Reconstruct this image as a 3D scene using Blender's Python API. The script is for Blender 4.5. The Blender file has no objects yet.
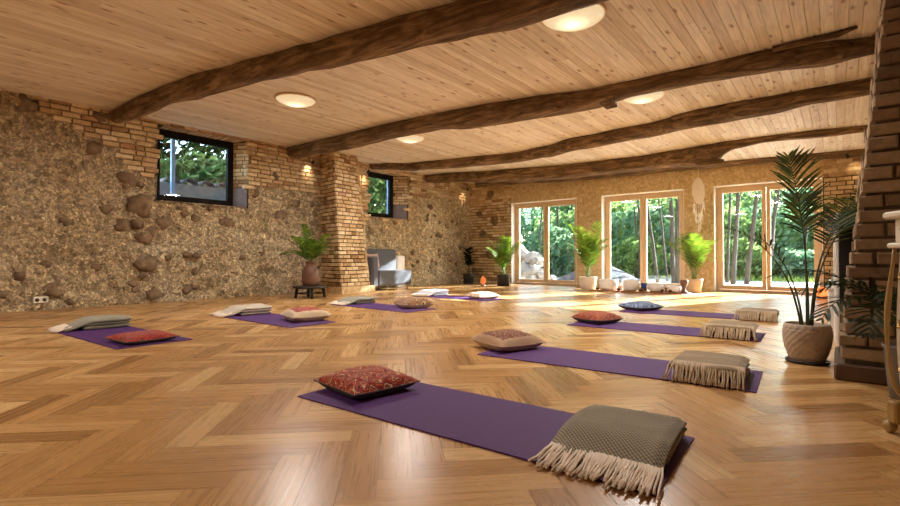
import bpy, math, random
from math import sin, cos, pi, radians, sqrt
from mathutils import Vector, Matrix, Quaternion, noise

random.seed(7)
scene = bpy.context.scene
COL = scene.collection
R = random.random
def U(a, b): return a + (b - a) * random.random()
def lerp(a, b, t): return a + (b - a) * t

# ------------------------------------------------------------------ colour / materials
def S(r, g, b):
    f = lambda c: (c / 12.92) if c <= 0.04045 else ((c + 0.055) / 1.055) ** 2.4
    return (f(r / 255), f(g / 255), f(b / 255), 1.0)

class NT:
    def __init__(s, name):
        s.m = bpy.data.materials.new(name); s.m.use_nodes = True
        s.t = s.m.node_tree; s.t.nodes.clear()
        s.out = s.t.nodes.new('ShaderNodeOutputMaterial')
    def n(s, typ, **kw):
        nd = s.t.nodes.new(typ)
        for k, v in kw.items():
            if k.startswith('i_'):
                key = k[2:]
                nd.inputs[int(key) if key.isdigit() else key.replace('_', ' ')].default_value = v
            else: setattr(nd, k, v)
        return nd
    def l(s, a, b): s.t.links.new(a, b)
    def math(s, op, a, b=None, c=None):
        nd = s.n('ShaderNodeMath', operation=op)
        for i, v in enumerate((a, b, c)):
            if v is None: continue
            if hasattr(v, 'is_linked'): s.l(v, nd.inputs[i])
            else: nd.inputs[i].default_value = v
        return nd.outputs[0]
    def mix(s, fac, a, b, blend='MIX'):
        nd = s.n('ShaderNodeMix', data_type='RGBA', blend_type=blend)
        for i, v in ((0, fac), (6, a), (7, b)):
            if hasattr(v, 'is_linked'): s.l(v, nd.inputs[i])
            else: nd.inputs[i].default_value = v
        return nd.outputs[2]
    def ramp(s, fac, stops, interp='LINEAR'):
        nd = s.n('ShaderNodeValToRGB'); cr = nd.color_ramp; cr.interpolation = interp
        while len(cr.elements) < len(stops): cr.elements.new(0.5)
        for e, (p, c) in zip(cr.elements, stops): e.position = p; e.color = c
        s.l(fac, nd.inputs[0]); return nd.outputs[0]
    def coord(s, kind='Object', scale=None):
        tc = s.n('ShaderNodeTexCoord'); o = tc.outputs[kind]
        if scale is not None:
            mp = s.n('ShaderNodeMapping'); mp.inputs['Scale'].default_value = scale
            s.l(o, mp.inputs[0]); o = mp.outputs[0]
        return o
    def noise(s, vec, scale, detail=4, rough=0.55, dist=0.0):
        nd = s.n('ShaderNodeTexNoise'); nd.inputs['Scale'].default_value = scale
        nd.inputs['Detail'].default_value = detail; nd.inputs['Roughness'].default_value = rough
        nd.inputs['Distortion'].default_value = dist
        s.l(vec, nd.inputs['Vector']); return nd.outputs[0]
    def voro(s, vec, scale, feature='F1', out=0, rnd=1.0, dist=None):
        nd = s.n('ShaderNodeTexVoronoi', feature=feature)
        if dist: nd.distance = dist
        nd.inputs['Scale'].default_value = scale; nd.inputs['Randomness'].default_value = rnd
        s.l(vec, nd.inputs['Vector']); return nd.outputs[out]
    def wave(s, vec, scale, dist=0.0, direction='X', kind='BANDS', detail=2):
        nd = s.n('ShaderNodeTexWave', wave_type=kind)
        if kind == 'BANDS': nd.bands_direction = direction
        else: nd.rings_direction = direction
        nd.inputs['Scale'].default_value = scale; nd.inputs['Distortion'].default_value = dist
        nd.inputs['Detail'].default_value = detail
        s.l(vec, nd.inputs['Vector']); return nd.outputs[1]
    def island(s):
        return s.n('ShaderNodeNewGeometry').outputs['Random Per Island']
    def bump(s, h, strength=0.5, dist=0.01, prev=None):
        nd = s.n('ShaderNodeBump'); nd.inputs['Strength'].default_value = strength
        nd.inputs['Distance'].default_value = dist
        s.l(h, nd.inputs['Height'])
        if prev is not None: s.l(prev, nd.inputs['Normal'])
        return nd.outputs[0]
    def pbr(s, col, rough=0.6, metal=0.0, normal=None, spec=0.5, sheen=0.0):
        p = s.n('ShaderNodeBsdfPrincipled')
        for key, v in (('Base Color', col), ('Roughness', rough), ('Metallic', metal), ('Specular IOR Level', spec), ('Sheen Weight', sheen)):
            if hasattr(v, 'is_linked'): s.l(v, p.inputs[key])
            else: p.inputs[key].default_value = v
        if normal is not None: s.l(normal, p.inputs['Normal'])
        s.l(p.outputs[0], s.out.inputs[0]); return s.m

def simple(name, c1, c2=None, scale=8, rough=0.6, metal=0, bump=0.0, bscale=None, bdist=0.005, spec=0.5, sheen=0.0, coordkind='Object', stretch=None):
    t = NT(name); v = t.coord(coordkind, stretch)
    c2 = c2 or tuple(min(1, x * 1.18) for x in c1[:3]) + (1,)
    n = t.noise(v, scale, 5)
    col = t.ramp(n, [(0.3, c1), (0.7, c2)])
    nm = None
    if bump: nm = t.bump(t.noise(v, bscale or scale * 3, 4), bump, bdist)
    return t.pbr(col, rough, metal, nm, spec, sheen)

def mat_planks(name, stops, rough, grain=30.0, knots=False, amount=0.35, kcol=None, spec=0.5):
    t = NT(name); uv = t.n('ShaderNodeUVMap').outputs[0]
    rnd = t.island()
    sep = t.n('ShaderNodeSeparateXYZ'); t.l(uv, sep.inputs[0])
    cmb = t.n('ShaderNodeCombineXYZ')
    t.l(t.math('MULTIPLY', sep.outputs[0], 1.6), cmb.inputs[0])
    t.l(t.math('MULTIPLY', sep.outputs[1], grain), cmb.inputs[1])
    t.l(t.math('MULTIPLY', rnd, 91.7), cmb.inputs[2])
    g = t.noise(cmb.outputs[0], 1.3, 6, 0.62, 0.8)
    base = t.ramp(rnd, stops)
    dark = t.mix(1.0, base, t.ramp(g, [(0.25, (0.42, 0.36, 0.30, 1)), (0.62, (1.05, 1.03, 1.0, 1))]), 'MULTIPLY')
    col = t.mix(amount * 1.6, base, dark)
    if knots:
        c2 = t.n('ShaderNodeCombineXYZ')
        t.l(t.math('MULTIPLY', sep.outputs[0], 3.2), c2.inputs[0])
        t.l(t.math('MULTIPLY', sep.outputs[1], 9.0), c2.inputs[1])
        t.l(t.math('MULTIPLY', rnd, 57.0), c2.inputs[2])
        k = t.voro(c2.outputs[0], 1.0)
        kk = t.ramp(k, [(0.09, (1, 1, 1, 1)), (0.22, (0, 0, 0, 1))])
        col = t.mix(t.math('MULTIPLY', kk, 0.75), col, kcol or S(120, 75, 40))
    rg = t.math('ADD', t.math('MULTIPLY', g, 0.12), rough - 0.06)
    nm = t.bump(g, 0.08, 0.002)
    return t.pbr(col, rg, 0, nm, spec)

def mat_rubble():
    t = NT('rubble_mortar'); v = t.coord()
    n1 = t.noise(v, 1.3, 5, 0.6); n2 = t.noise(v, 14, 6, 0.7); n3 = t.noise(v, 45, 5, 0.75)
    vo = t.voro(v, 26)
    wv = t.n('ShaderNodeVectorMath', operation='ADD'); nn = t.n('ShaderNodeTexNoise'); nn.inputs['Scale'].default_value = 9; t.l(v, nn.inputs['Vector'])
    ms = t.n('ShaderNodeVectorMath', operation='SCALE'); ms.inputs['Scale'].default_value = 0.09; t.l(nn.outputs[1], ms.inputs[0]); t.l(v, wv.inputs[0]); t.l(ms.outputs[0], wv.inputs[1])
    def cell(sc):
        nd = t.n('ShaderNodeTexVoronoi'); nd.inputs['Scale'].default_value = sc; t.l(wv.outputs[0], nd.inputs['Vector'])
        sp = t.n('ShaderNodeSeparateColor'); t.l(nd.outputs[1], sp.inputs[0]); return sp.outputs[0]
    a = t.ramp(n1, [(0.3, S(216, 194, 156)), (0.5, S(236, 216, 180)), (0.72, S(250, 236, 206))])
    agg = t.ramp(cell(15), [(0.0, (0.42, 0.37, 0.32, 1)), (0.3, (0.72, 0.68, 0.62, 1)), (0.6, (1, 0.98, 0.94, 1)), (0.85, (1.15, 1.12, 1.08, 1)), (1.0, (1.55, 1.55, 1.55, 1))])
    agg2 = t.ramp(cell(34), [(0.0, (0.4, 0.36, 0.32, 1)), (0.4, (0.85, 0.82, 0.78, 1)), (0.75, (1.15, 1.13, 1.1, 1)), (1.0, (1.9, 1.9, 1.88, 1))])
    b = t.mix(0.55, a, agg, 'MULTIPLY'); b = t.mix(0.62, b, agg2, 'MULTIPLY')
    b = t.mix(0.45, b, t.ramp(n3, [(0.32, (0.4, 0.35, 0.3, 1)), (0.5, (0.95, 0.92, 0.9, 1)), (0.68, (1.4, 1.38, 1.32, 1))]), 'MULTIPLY')
    c = t.mix(0.6, b, t.ramp(n2, [(0.34, (0.5, 0.45, 0.4, 1)), (0.52, (1, 1, 1, 1))]), 'MULTIPLY')
    h = t.math('ADD', t.math('MULTIPLY', n3, 0.7), t.math('MULTIPLY', vo, -0.9))
    nm = t.bump(h, 1.0, 0.06)
    nm = t.bump(n2, 0.9, 0.07, nm)
    return t.pbr(c, 0.92, 0, nm, 0.2)

def mat_brick(name, stops):
    t = NT(name); v = t.coord(); rnd = t.island()
    base = t.ramp(rnd, stops)
    n = t.noise(v, 22, 6, 0.7); n2 = t.noise(v, 90, 3, 0.6)
    col = t.mix(0.55, base, t.ramp(n, [(0.3, (0.5, 0.46, 0.42, 1)), (0.55, (1.0, 1, 1, 1)), (0.75, (1.35, 1.3, 1.2, 1))]), 'MULTIPLY')
    nm = t.bump(t.math('ADD', n, t.math('MULTIPLY', n2, 0.4)), 0.7, 0.012)
    return t.pbr(col, 0.88, 0, nm, 0.25)

def mat_beam():
    t = NT('old_oak'); v = t.coord('Object', (0.55, 5.0, 5.0))
    g = t.noise(v, 3.2, 7, 0.68, 0.6); n2 = t.noise(t.coord(), 2.2, 4, 0.6); g3 = t.noise(t.coord('Object', (1.5, 22, 22)), 2.5, 5, 0.6, 0.3)
    col = t.ramp(g, [(0.26, S(54, 42, 31)), (0.46, S(112, 90, 66)), (0.6, S(158, 130, 98)), (0.78, S(210, 182, 146))])
    col = t.mix(0.55, col, t.ramp(n2, [(0.35, (0.42, 0.38, 0.35, 1)), (0.62, (1.1, 1.05, 1, 1))]), 'MULTIPLY')
    nm = t.bump(t.math('ADD', g, t.math('MULTIPLY', g3, 0.8)), 0.9, 0.03)
    return t.pbr(col, 0.75, 0, nm, 0.3)

def mat_plaster():
    t = NT('straw_clay_plaster'); v = t.coord()
    a = t.noise(t.coord('Object', (1, 1, 1)), 6, 5, 0.7, 2.5); b = t.noise(v, 30, 4, 0.7, 1.0)
    col = t.ramp(a, [(0.3, S(170, 140, 98)), (0.48, S(202, 172, 128)), (0.66, S(228, 206, 166))])
    col = t.mix(0.35, col, t.ramp(b, [(0.35, (0.6, 0.55, 0.5, 1)), (0.6, (1.1, 1.1, 1.1, 1))]), 'MULTIPLY')
    return t.pbr(col, 0.85, 0, t.bump(b, 0.4, 0.01), 0.2)

def mat_kilim(name, pal, scale=5.0, seed=0.0, border=None):
    t = NT(name); uv = t.coord('UV')
    mp = t.n('ShaderNodeMapping'); mp.inputs['Location'].default_value = (seed, seed * 0.37, 0); t.l(uv, mp.inputs[0])
    v1 = t.voro(mp.outputs[0], scale, out=0, rnd=0.25, dist='MANHATTAN')
    v2 = t.voro(mp.outputs[0], scale * 3.1, out=0, rnd=0.5, dist='MANHATTAN')
    n = t.noise(mp.outputs[0], scale * 2.3, 4, 0.6, 0.5)
    f = t.math('FRACT', t.math('ADD', t.math('ADD', t.math('MULTIPLY', v1, 2.1), t.math('MULTIPLY', v2, 0.7)), t.math('MULTIPLY', n, 0.8)))
    k = len(pal)
    col = t.ramp(f, [(i / k, c) for i, c in enumerate(pal)], 'CONSTANT')
    if border:
        sep = t.n('ShaderNodeSeparateXYZ'); t.l(uv, sep.inputs[0])
        ax = t.math('ABSOLUTE', t.math('SUBTRACT', sep.outputs[0], 0.5)); ay = t.math('ABSOLUTE', t.math('SUBTRACT', sep.outputs[1], 0.5))
        w = t.math('ADD', t.math('MAXIMUM', ax, ay), t.math('MULTIPLY', t.math('SUBTRACT', n, 0.5), 0.14))
        col = t.mix(t.math('GREATER_THAN', w, border[1]), col, border[0])
    fine = t.noise(uv, 140, 2)
    return t.pbr(col, 0.9, 0, t.bump(fine, 0.5, 0.004), 0.15, 0.2)

def mat_weave(name, c1, c2, scale=38.0, fac=1.0):
    t = NT(name); uv = t.coord('UV')
    w1 = t.wave(uv, scale, 0.6, 'DIAGONAL'); 
    mp = t.n('ShaderNodeMapping'); mp.inputs['Scale'].default_value = (1, -1, 1); t.l(uv, mp.inputs[0])
    w2 = t.wave(mp.outputs[0], scale * 0.8, 0.8, 'DIAGONAL')
    f = t.math('MULTIPLY', t.math('ADD', t.math('MULTIPLY', w1, 0.75), t.math('MULTIPLY', w2, 0.35)), fac)
    n = t.noise(uv, 9, 3)
    col = t.mix(f, c1, c2)
    col = t.mix(0.25, col, t.ramp(n, [(0.3, (0.7, 0.7, 0.7, 1)), (0.7, (1.15, 1.15, 1.15, 1))]), 'MULTIPLY')
    return t.pbr(col, 0.95, 0, t.bump(f, 0.6, 0.006), 0.1, 0.3)

def mat_leaf(name, stops, trans=0.4, rough=0.45, gloss=True):
    t = NT(name); rnd = t.island(); col = t.ramp(rnd, stops)
    d = t.n('ShaderNodeBsdfDiffuse'); tr = t.n('ShaderNodeBsdfTranslucent'); t.l(col, d.inputs[0])
    tc = t.mix(1.0, col, (1.15, 1.15, 0.7, 1), 'MULTIPLY'); t.l(tc, tr.inputs[0])
    mx = t.n('ShaderNodeMixShader'); mx.inputs[0].default_value = trans
    t.l(d.outputs[0], mx.inputs[1]); t.l(tr.outputs[0], mx.inputs[2]); o = mx.outputs[0]
    if gloss:
        g = t.n('ShaderNodeBsdfGlossy'); g.inputs['Roughness'].default_value = rough
        m2 = t.n('ShaderNodeMixShader'); m2.inputs[0].default_value = 0.025
        t.l(o, m2.inputs[1]); t.l(g.outputs[0], m2.inputs[2]); o = m2.outputs[0]
    t.l(o, t.out.inputs[0]); return t.m

def mat_glass():
    t = NT('window_glass')
    tr = t.n('ShaderNodeBsdfTransparent'); tr.inputs[0].default_value = (0.96, 0.98, 0.97, 1)
    g = t.n('ShaderNodeBsdfGlossy'); g.inputs['Roughness'].default_value = 0.02
    lw = t.n('ShaderNodeLayerWeight'); lw.inputs[0].default_value = 0.5
    fr = t.math('ADD', t.math('MULTIPLY', t.math('POWER', lw.outputs[1], 5.0), 0.9), 0.04)
    mx = t.n('ShaderNodeMixShader'); t.l(fr, mx.inputs[0]); t.l(tr.outputs[0], mx.inputs[1]); t.l(g.outputs[0], mx.inputs[2])
    t.l(mx.outputs[0], t.out.inputs[0]); return t.m

def mat_emit(name, col, strength, ramp=False):
    t = NT(name); e = t.n('ShaderNodeEmission'); e.inputs[0].default_value = col; e.inputs[1].default_value = strength
    if ramp:
        n = t.noise(t.coord(), 7, 3, 0.6, 1.0)
        t.l(t.ramp(n, [(0.3, tuple(c * 0.8 for c in col[:3]) + (1,)), (0.7, col)]), e.inputs[0])
    t.l(e.outputs[0], t.out.inputs[0]); return t.m

def mat_lamp_glass():
    t = NT('alabaster_glass_lit'); n = t.noise(t.coord(), 5, 3, 0.6, 1.2)
    sep = t.n('ShaderNodeSeparateXYZ'); t.l(t.coord(), sep.inputs[0])
    rad = t.math('SQRT', t.math('ADD', t.math('POWER', sep.outputs[0], 2.0), t.math('POWER', sep.outputs[1], 2.0)))
    st = t.ramp(rad, [(0.0, (1, 1, 1, 1)), (0.09, (0.5, 0.5, 0.5, 1)), (0.16, (0.30, 0.30, 0.30, 1)), (0.29, (0.25, 0.25, 0.25, 1))])
    e = t.n('ShaderNodeEmission'); t.l(t.ramp(n, [(0.3, (1.0, 0.66, 0.34, 1)), (0.7, (1.0, 0.76, 0.46, 1))]), e.inputs[0])
    t.l(t.math('MULTIPLY', st, LAMP_DOME), e.inputs[1])
    g = t.n('ShaderNodeBsdfGlossy'); g.inputs['Roughness'].default_value = 0.2
    a = t.n('ShaderNodeMixShader'); a.inputs[0].default_value = 0.04
    t.l(e.outputs[0], a.inputs[1]); t.l(g.outputs[0], a.inputs[2]); t.l(a.outputs[0], t.out.inputs[0]); return t.m

LAMP_DOME = 2.9
LAMP_W = 50.0
SUN = 50.0
SKY = 1.5

M = {}
M['floor'] = mat_planks('oak_parquet', [(0, S(150, 106, 60)), (0.2, S(180, 134, 80)), (0.6, S(197, 150, 93)), (0.85, S(208, 165, 108)), (1, S(217, 178, 122))], 0.28, 42, amount=0.27, spec=0.5)
M['subfloor'] = simple('parquet_joint', S(70, 44, 24))
M['ceil'] = mat_planks('whitewashed_pine', [(0, S(224, 211, 192)), (0.45, S(240, 230, 214)), (1, S(250, 244, 232))], 0.55, 22, knots=True, amount=0.32, kcol=S(142, 92, 52), spec=0.3)
M['ceilback'] = simple('ceiling_joint', S(90, 60, 36))
M['rubble'] = mat_rubble()
M['brick'] = mat_brick('old_buff_brick', [(0, S(158, 122, 84)), (0.25, S(202, 170, 126)), (0.6, S(218, 190, 148)), (0.88, S(232, 210, 172)), (1, S(184, 132, 92))])
M['brickred'] = mat_brick('weathered_red_brick', [(0, S(126, 104, 82)), (0.35, S(160, 136, 108)), (0.7, S(186, 162, 130)), (1, S(144, 114, 90))])
M['mortar'] = simple('lime_mortar', S(72, 58, 44), S(108, 90, 68), 18, 0.95, bump=0.8, bscale=60, bdist=0.01, spec=0.1)
M['stone'] = simple('field_stone', S(96, 78, 60), S(152, 126, 98), 9, 0.85, bump=0.6, bscale=30, bdist=0.02, spec=0.3)
M['plaster'] = mat_plaster()
M['whiteplaster'] = simple('white_plaster', S(236, 232, 224), None, 10, 0.8, bump=0.1)
M['beam'] = mat_beam()
M['pine'] = simple('pine_joinery', S(206, 170, 130), S(222, 190, 150), 6, 0.45, stretch=(8, 8, 0.8))
M['darkframe'] = simple('dark_window_frame', S(16, 13, 11), S(30, 24, 20), 6, 0.75, spec=0.15)
M['glass'] = mat_glass()
M['handle'] = simple('brushed_steel', S(190, 188, 182), None, 8, 0.3, 1.0)
M['lampglass'] = mat_lamp_glass()
M['enamel'] = simple('cream_enamel', S(236, 214, 178), None, 6, 0.4)
M['brass'] = simple('aged_brass', S(170, 130, 70), S(196, 154, 90), 12, 0.35, 1.0)
M['mat'] = simple('purple_mat_foam', S(72, 32, 94), S(82, 40, 106), 40, 0.7, bump=0.25, bscale=240, bdist=0.002, spec=0.4)
M['greyback'] = simple('charcoal_linen', S(72, 64, 62), S(92, 84, 80), 40, 0.9, bump=0.4, bscale=200)
M['fringe_cream'] = simple('cream_wool', S(232, 212, 188), S(244, 228, 208), 20, 0.95, sheen=0.3)
M['fringe_tan'] = simple('tan_wool', S(176, 150, 116), S(202, 176, 142), 20, 0.95, sheen=0.3)
M['terracotta'] = simple('brown_stoneware', S(92, 58, 42), S(124, 84, 62), 6, 0.55, bump=0.2)
M['blackwood'] = simple('black_stained_wood', S(28, 20, 16), S(44, 32, 25), 7, 0.5, stretch=(1, 9, 9))
M['greyfabric'] = simple('grey_upholstery', S(74, 75, 80), S(92, 93, 98), 60, 0.9, bump=0.4, bscale=300, bdist=0.003, sheen=0.2)
M['white'] = simple('white_paint', S(236, 232, 226), None, 6, 0.5)
M['legwood'] = simple('light_beech', S(198, 158, 112), None, 6, 0.5)
M['pot_taupe'] = simple('taupe_ceramic', S(168, 148, 126), S(182, 163, 141), 14, 0.5)
M['pot_black'] = simple('black_pot', S(34, 30, 28), S(48, 43, 40), 9, 0.5)
M['pot_white'] = simple('white_pot', S(232, 222, 204), None, 9, 0.45)
M['pot_beige'] = simple('beige_pot', S(206, 176, 136), S(220, 192, 154), 9, 0.55)
M['pot_grey'] = simple('grey_planter', S(116, 106, 98), S(130, 120, 110), 9, 0.55)
M['soil'] = simple('potting_soil', S(40, 28, 20), S(64, 46, 32), 40, 0.95, bump=0.8, bscale=60)
M['leafdark'] = mat_leaf('dark_palm_leaf', [(0, S(34, 48, 18)), (0.6, S(58, 74, 26)), (1, S(104, 106, 36))], 0.42)
M['leafdeep'] = mat_leaf('deep_green_leaf', [(0, S(20, 32, 16)), (1, S(40, 58, 28))], 0.2)
M['leafbright'] = mat_leaf('bright_palm_leaf', [(0, S(70, 100, 34)), (0.5, S(100, 132, 44)), (1, S(140, 162, 64))], 0.4)
M['leaffern'] = mat_leaf('fern_leaf', [(0, S(66, 96, 36)), (0.5, S(96, 128, 48)), (1, S(132, 158, 66))], 0.4)
M['stem'] = simple('green_stem', S(96, 116, 48), S(126, 142, 66), 12, 0.55)
M['stemdark'] = simple('dark_stem', S(40, 48, 24), S(58, 66, 32), 12, 0.55)
M['salt'] = None
M['crystal'] = simple('frosted_quartz', S(250, 250, 251), S(253, 253, 254), 6, 0.35)
M['woodwarm'] = simple('turned_wood', S(150, 100, 58), S(176, 124, 76), 8, 0.5)
M['darkwood'] = simple('dark_carved_wood', S(92, 58, 34), S(118, 78, 48), 8, 0.5)
M['bluejar'] = simple('blue_glazed_jar', S(48, 86, 156), S(64, 104, 176), 8, 0.3)
M['cotton'] = simple('cream_cotton', S(232, 218, 196), None, 30, 0.9)
M['feather'] = simple('white_feather', S(246, 242, 234), None, 30, 0.9)
M['cream'] = simple('cream_lacquer', S(226, 218, 194), S(236, 228, 206), 5, 0.4)
M['gilt'] = simple('gilded_wood', S(150, 116, 62), S(176, 142, 84), 10, 0.4)
M['socket'] = simple('white_socket', S(226, 216, 198), None, 5, 0.4)
M['socketdark'] = simple('socket_hole', S(60, 52, 44), None, 5, 0.5)
M['black'] = simple('black_metal', S(18, 16, 15), None, 5, 0.45)
M['seagreen'] = simple('sage_cushion', S(120, 134, 122), S(140, 152, 138), 30, 0.9)
M['bark'] = simple('tree_bark', S(58, 54, 46), S(82, 76, 66), 6, 0.9, bump=0.7, bscale=14, bdist=0.03, stretch=(3, 3, 0.7))
M['leaf1'] = mat_leaf('tree_leaf_fresh', [(0, S(84, 112, 72)), (0.5, S(122, 148, 98)), (1, S(164, 182, 134))], 0.5, gloss=False)
M['leaf2'] = mat_leaf('tree_leaf_cool', [(0, S(70, 104, 84)), (0.5, S(104, 138, 114)), (1, S(146, 170, 150))], 0.45, gloss=False)
M['leafhedge'] = mat_leaf('hedge_leaf', [(0, S(28, 44, 26)), (0.6, S(48, 68, 36)), (1, S(74, 92, 52))], 0.3, gloss=False)
M['grass'] = mat_leaf('meadow_grass', [(0, S(112, 142, 66)), (1, S(176, 190, 110))], 0.3, gloss=False)
M['gravel'] = simple('pale_gravel', S(186, 172, 156), S(216, 204, 190), 30, 0.95, bump=0.6, bscale=50)
M['earth'] = simple('meadow_earth', S(110, 126, 70), S(150, 156, 96), 2, 0.95)
M['slate'] = simple('blue_grey_chippings', S(52, 58, 68), S(80, 86, 96), 30, 0.95, bump=0.9, bscale=50, bdist=0.03)
M['boulder'] = simple('pale_limestone', S(150, 144, 136), S(182, 176, 168), 5, 0.9, bump=0.5, bscale=16, bdist=0.03)
M['bluepaint'] = simple('blue_painted_timber', S(140, 168, 200), S(164, 188, 212), 6, 0.6)
M['concrete'] = simple('pale_concrete', S(150, 146, 140), S(176, 170, 162), 12, 0.9, bump=0.3)
M['claytile'] = simple('grey_clay_tile', S(112, 100, 96), S(146, 132, 124), 12, 0.85, bump=0.3)

def mat_salt(name, strength):
    t = NT(name); n = t.noise(t.coord(), 9, 4, 0.6)
    e = t.n('ShaderNodeEmission'); t.l(t.ramp(n, [(0.3, (1.0, 0.16, 0.03, 1)), (0.7, (1.0, 0.36, 0.10, 1))]), e.inputs[0]); e.inputs[1].default_value = strength
    t.l(e.outputs[0], t.out.inputs[0]); return t.m
M['salt'] = mat_salt('glowing_salt_crystal', 1.5)
M['flame'] = mat_salt('lit_amber_glass', 0.8)

# ------------------------------------------------------------------ mesh building
class MB:
    def __init__(s): s.v = []; s.f = []; s.m = []; s.uv = {}; s.sm = []
    def add(s, vs, fs, m=0, smooth=False, uvs=None):
        o = len(s.v); s.v += [tuple(v) for v in vs]
        for i, f in enumerate(fs):
            if uvs is not None: s.uv[len(s.f)] = [uvs[k] for k in f]
            s.f.append(tuple(o + k for k in f)); s.m.append(m); s.sm.append(smooth)
    def box(s, lo, hi, m=0, mtx=None):
        x0, y0, z0 = lo; x1, y1, z1 = hi
        vs = [Vector(p) for p in ((x0,y0,z0),(x1,y0,z0),(x1,y1,z0),(x0,y1,z0),(x0,y0,z1),(x1,y0,z1),(x1,y1,z1),(x0,y1,z1))]
        if mtx is not None: vs = [mtx @ v for v in vs]
        s.add(vs, [(0,3,2,1),(4,5,6,7),(0,1,5,4),(1,2,6,5),(2,3,7,6),(3,0,4,7)], m)
    def rbox(s, lo, hi, b=0.01, m=0, mtx=None):
        # box with chamfered edges (three nested rings)
        x0, y0, z0 = lo; x1, y1, z1 = hi
        def ring(i, z): return [(x0+i,y0+i,z),(x1-i,y0+i,z),(x1-i,y1-i,z),(x0+i,y1-i,z)]
        def oct_(i, z): # chamfered plan corners
            return [(x0+b+i,y0+i,z),(x1-b-i,y0+i,z),(x1-i,y0+b+i,z),(x1-i,y1-b-i,z),(x1-b-i,y1-i,z),(x0+b+i,y1-i,z),(x0+i,y1-b-i,z),(x0+i,y0+b+i,z)]
        vs = oct_(b*0.8, z0) + oct_(0, z0+b) + oct_(0, z1-b) + oct_(b*0.8, z1)
        if mtx is not None: vs = [mtx @ Vector(v) for v in vs]
        fs = [tuple(reversed(range(8)))]
        for r in range(3):
            for k in range(8): fs.append((r*8+k, r*8+(k+1)%8, (r+1)*8+(k+1)%8, (r+1)*8+k))
        fs.append(tuple(range(24, 32)))
        s.add(vs, fs, m)
    def tube(s, pts, rad, n=8, m=0, cap=True, smooth=True):
        pts = [Vector(p) for p in pts]
        if not hasattr(rad, '__len__'): rad = [rad] * len(pts)
        vs = []; ref = None
        for i, p in enumerate(pts):
            d = (pts[min(i+1, len(pts)-1)] - pts[max(i-1, 0)]).normalized()
            if ref is None:
                ref = Vector((0,0,1)) if abs(d.z) < 0.9 else Vector((1,0,0))
            a = d.cross(ref).normalized(); b = d.cross(a).normalized(); ref = -b if False else ref
            for k in range(n):
                t = 2*pi*k/n; vs.append(p + (a*cos(t) + b*sin(t)) * rad[i])
        fs = []
        for i in range(len(pts)-1):
            for k in range(n): fs.append((i*n+k, i*n+(k+1)%n, (i+1)*n+(k+1)%n, (i+1)*n+k))
        if cap: fs.append(tuple(reversed(range(n)))); fs.append(tuple(range((len(pts)-1)*n, len(pts)*n)))
        s.add(vs, fs, m, smooth)
    def lathe(s, prof, n=28, c=(0,0,0), m=0, smooth=True, mod=None):
        vs = []; 
        for i, (r, z) in enumerate(prof):
            for k in range(n):
                t = 2*pi*k/n; rr = r if mod is None else mod(r, z, t, i)
                vs.append((c[0]+rr*cos(t), c[1]+rr*sin(t), c[2]+z))
        fs = []
        for i in range(len(prof)-1):
            for k in range(n): fs.append((i*n+k, i*n+(k+1)%n, (i+1)*n+(k+1)%n, (i+1)*n+k))
        fs.append(tuple(reversed(range(n)))); fs.append(tuple(range((len(prof)-1)*n, len(prof)*n)))
        s.add(vs, fs, m, smooth)
    def lump(s, c, r, m=0, rough=0.25, seed=0, sub=2, smooth=True):
        vs, fs = ICO[sub]
        out = []
        for v in vs:
            k = 1 + rough * noise.noise(v * 1.6 + Vector((seed*3.1, seed*1.7, seed)))
            out.append((c[0]+v.x*r[0]*k, c[1]+v.y*r[1]*k, c[2]+v.z*r[2]*k))
        s.add(out, fs, m, smooth)
    def build(s, name, mats, parent=None, loc=(0,0,0), rz=0):
        me = bpy.data.meshes.new(name)
        me.from_pydata(s.v, [], s.f)
        if not isinstance(mats, (list, tuple)): mats = [mats]
        for mm in mats: me.materials.append(mm)
        me.polygons.foreach_set('material_index', s.m)
        me.polygons.foreach_set('use_smooth', s.sm)
        if s.uv:
            ul = me.uv_layers.new(name='UVMap')
            for p in me.polygons:
                u = s.uv.get(p.index)
                if u:
                    for li, q in zip(p.loop_indices, u): ul.data[li].uv = q
        me.update()
        o = bpy.data.objects.new(name, me); COL.objects.link(o)
        o.location = loc; o.rotation_euler = (0, 0, rz)
        if parent: o.parent = parent
        return o

import bmesh
ICO = {}
for sub in (1, 2, 3):
    bm = bmesh.new(); bmesh.ops.create_icosphere(bm, subdivisions=sub, radius=1.0)
    bm.verts.ensure_lookup_table()
    ICO[sub] = ([v.co.copy() for v in bm.verts], [tuple(v.index for v in f.verts) for f in bm.faces]); bm.free()

def tag(o, label=None, cat=None, group=None, kind=None):
    if label: o['label'] = label
    if cat: o['category'] = cat
    if group: o['group'] = group
    if kind: o['kind'] = kind
    return o
def thing(name, label, cat, loc=(0,0,0), rz=0, group=None):
    o = bpy.data.objects.new(name, None); COL.objects.link(o); o.empty_display_size = 0.1
    o.location = loc; o.rotation_euler = (0, 0, rz)
    return tag(o, label, cat, group)
def struct(o): o['kind'] = 'structure'; return o
def copy_tree(o, parent=None):
    c = o.copy(); COL.objects.link(c)
    if parent: c.parent = parent
    for ch in list(o.children): copy_tree(ch, c)
    return c

# ------------------------------------------------------------------ room constants (metres)
XL, XR, YF, YB = -9.08, 0.42, 12.28, -3.2
def zc(x): return 3.1 - 0.0275 * (x - XL)        # the ceiling falls gently to the right

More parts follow.
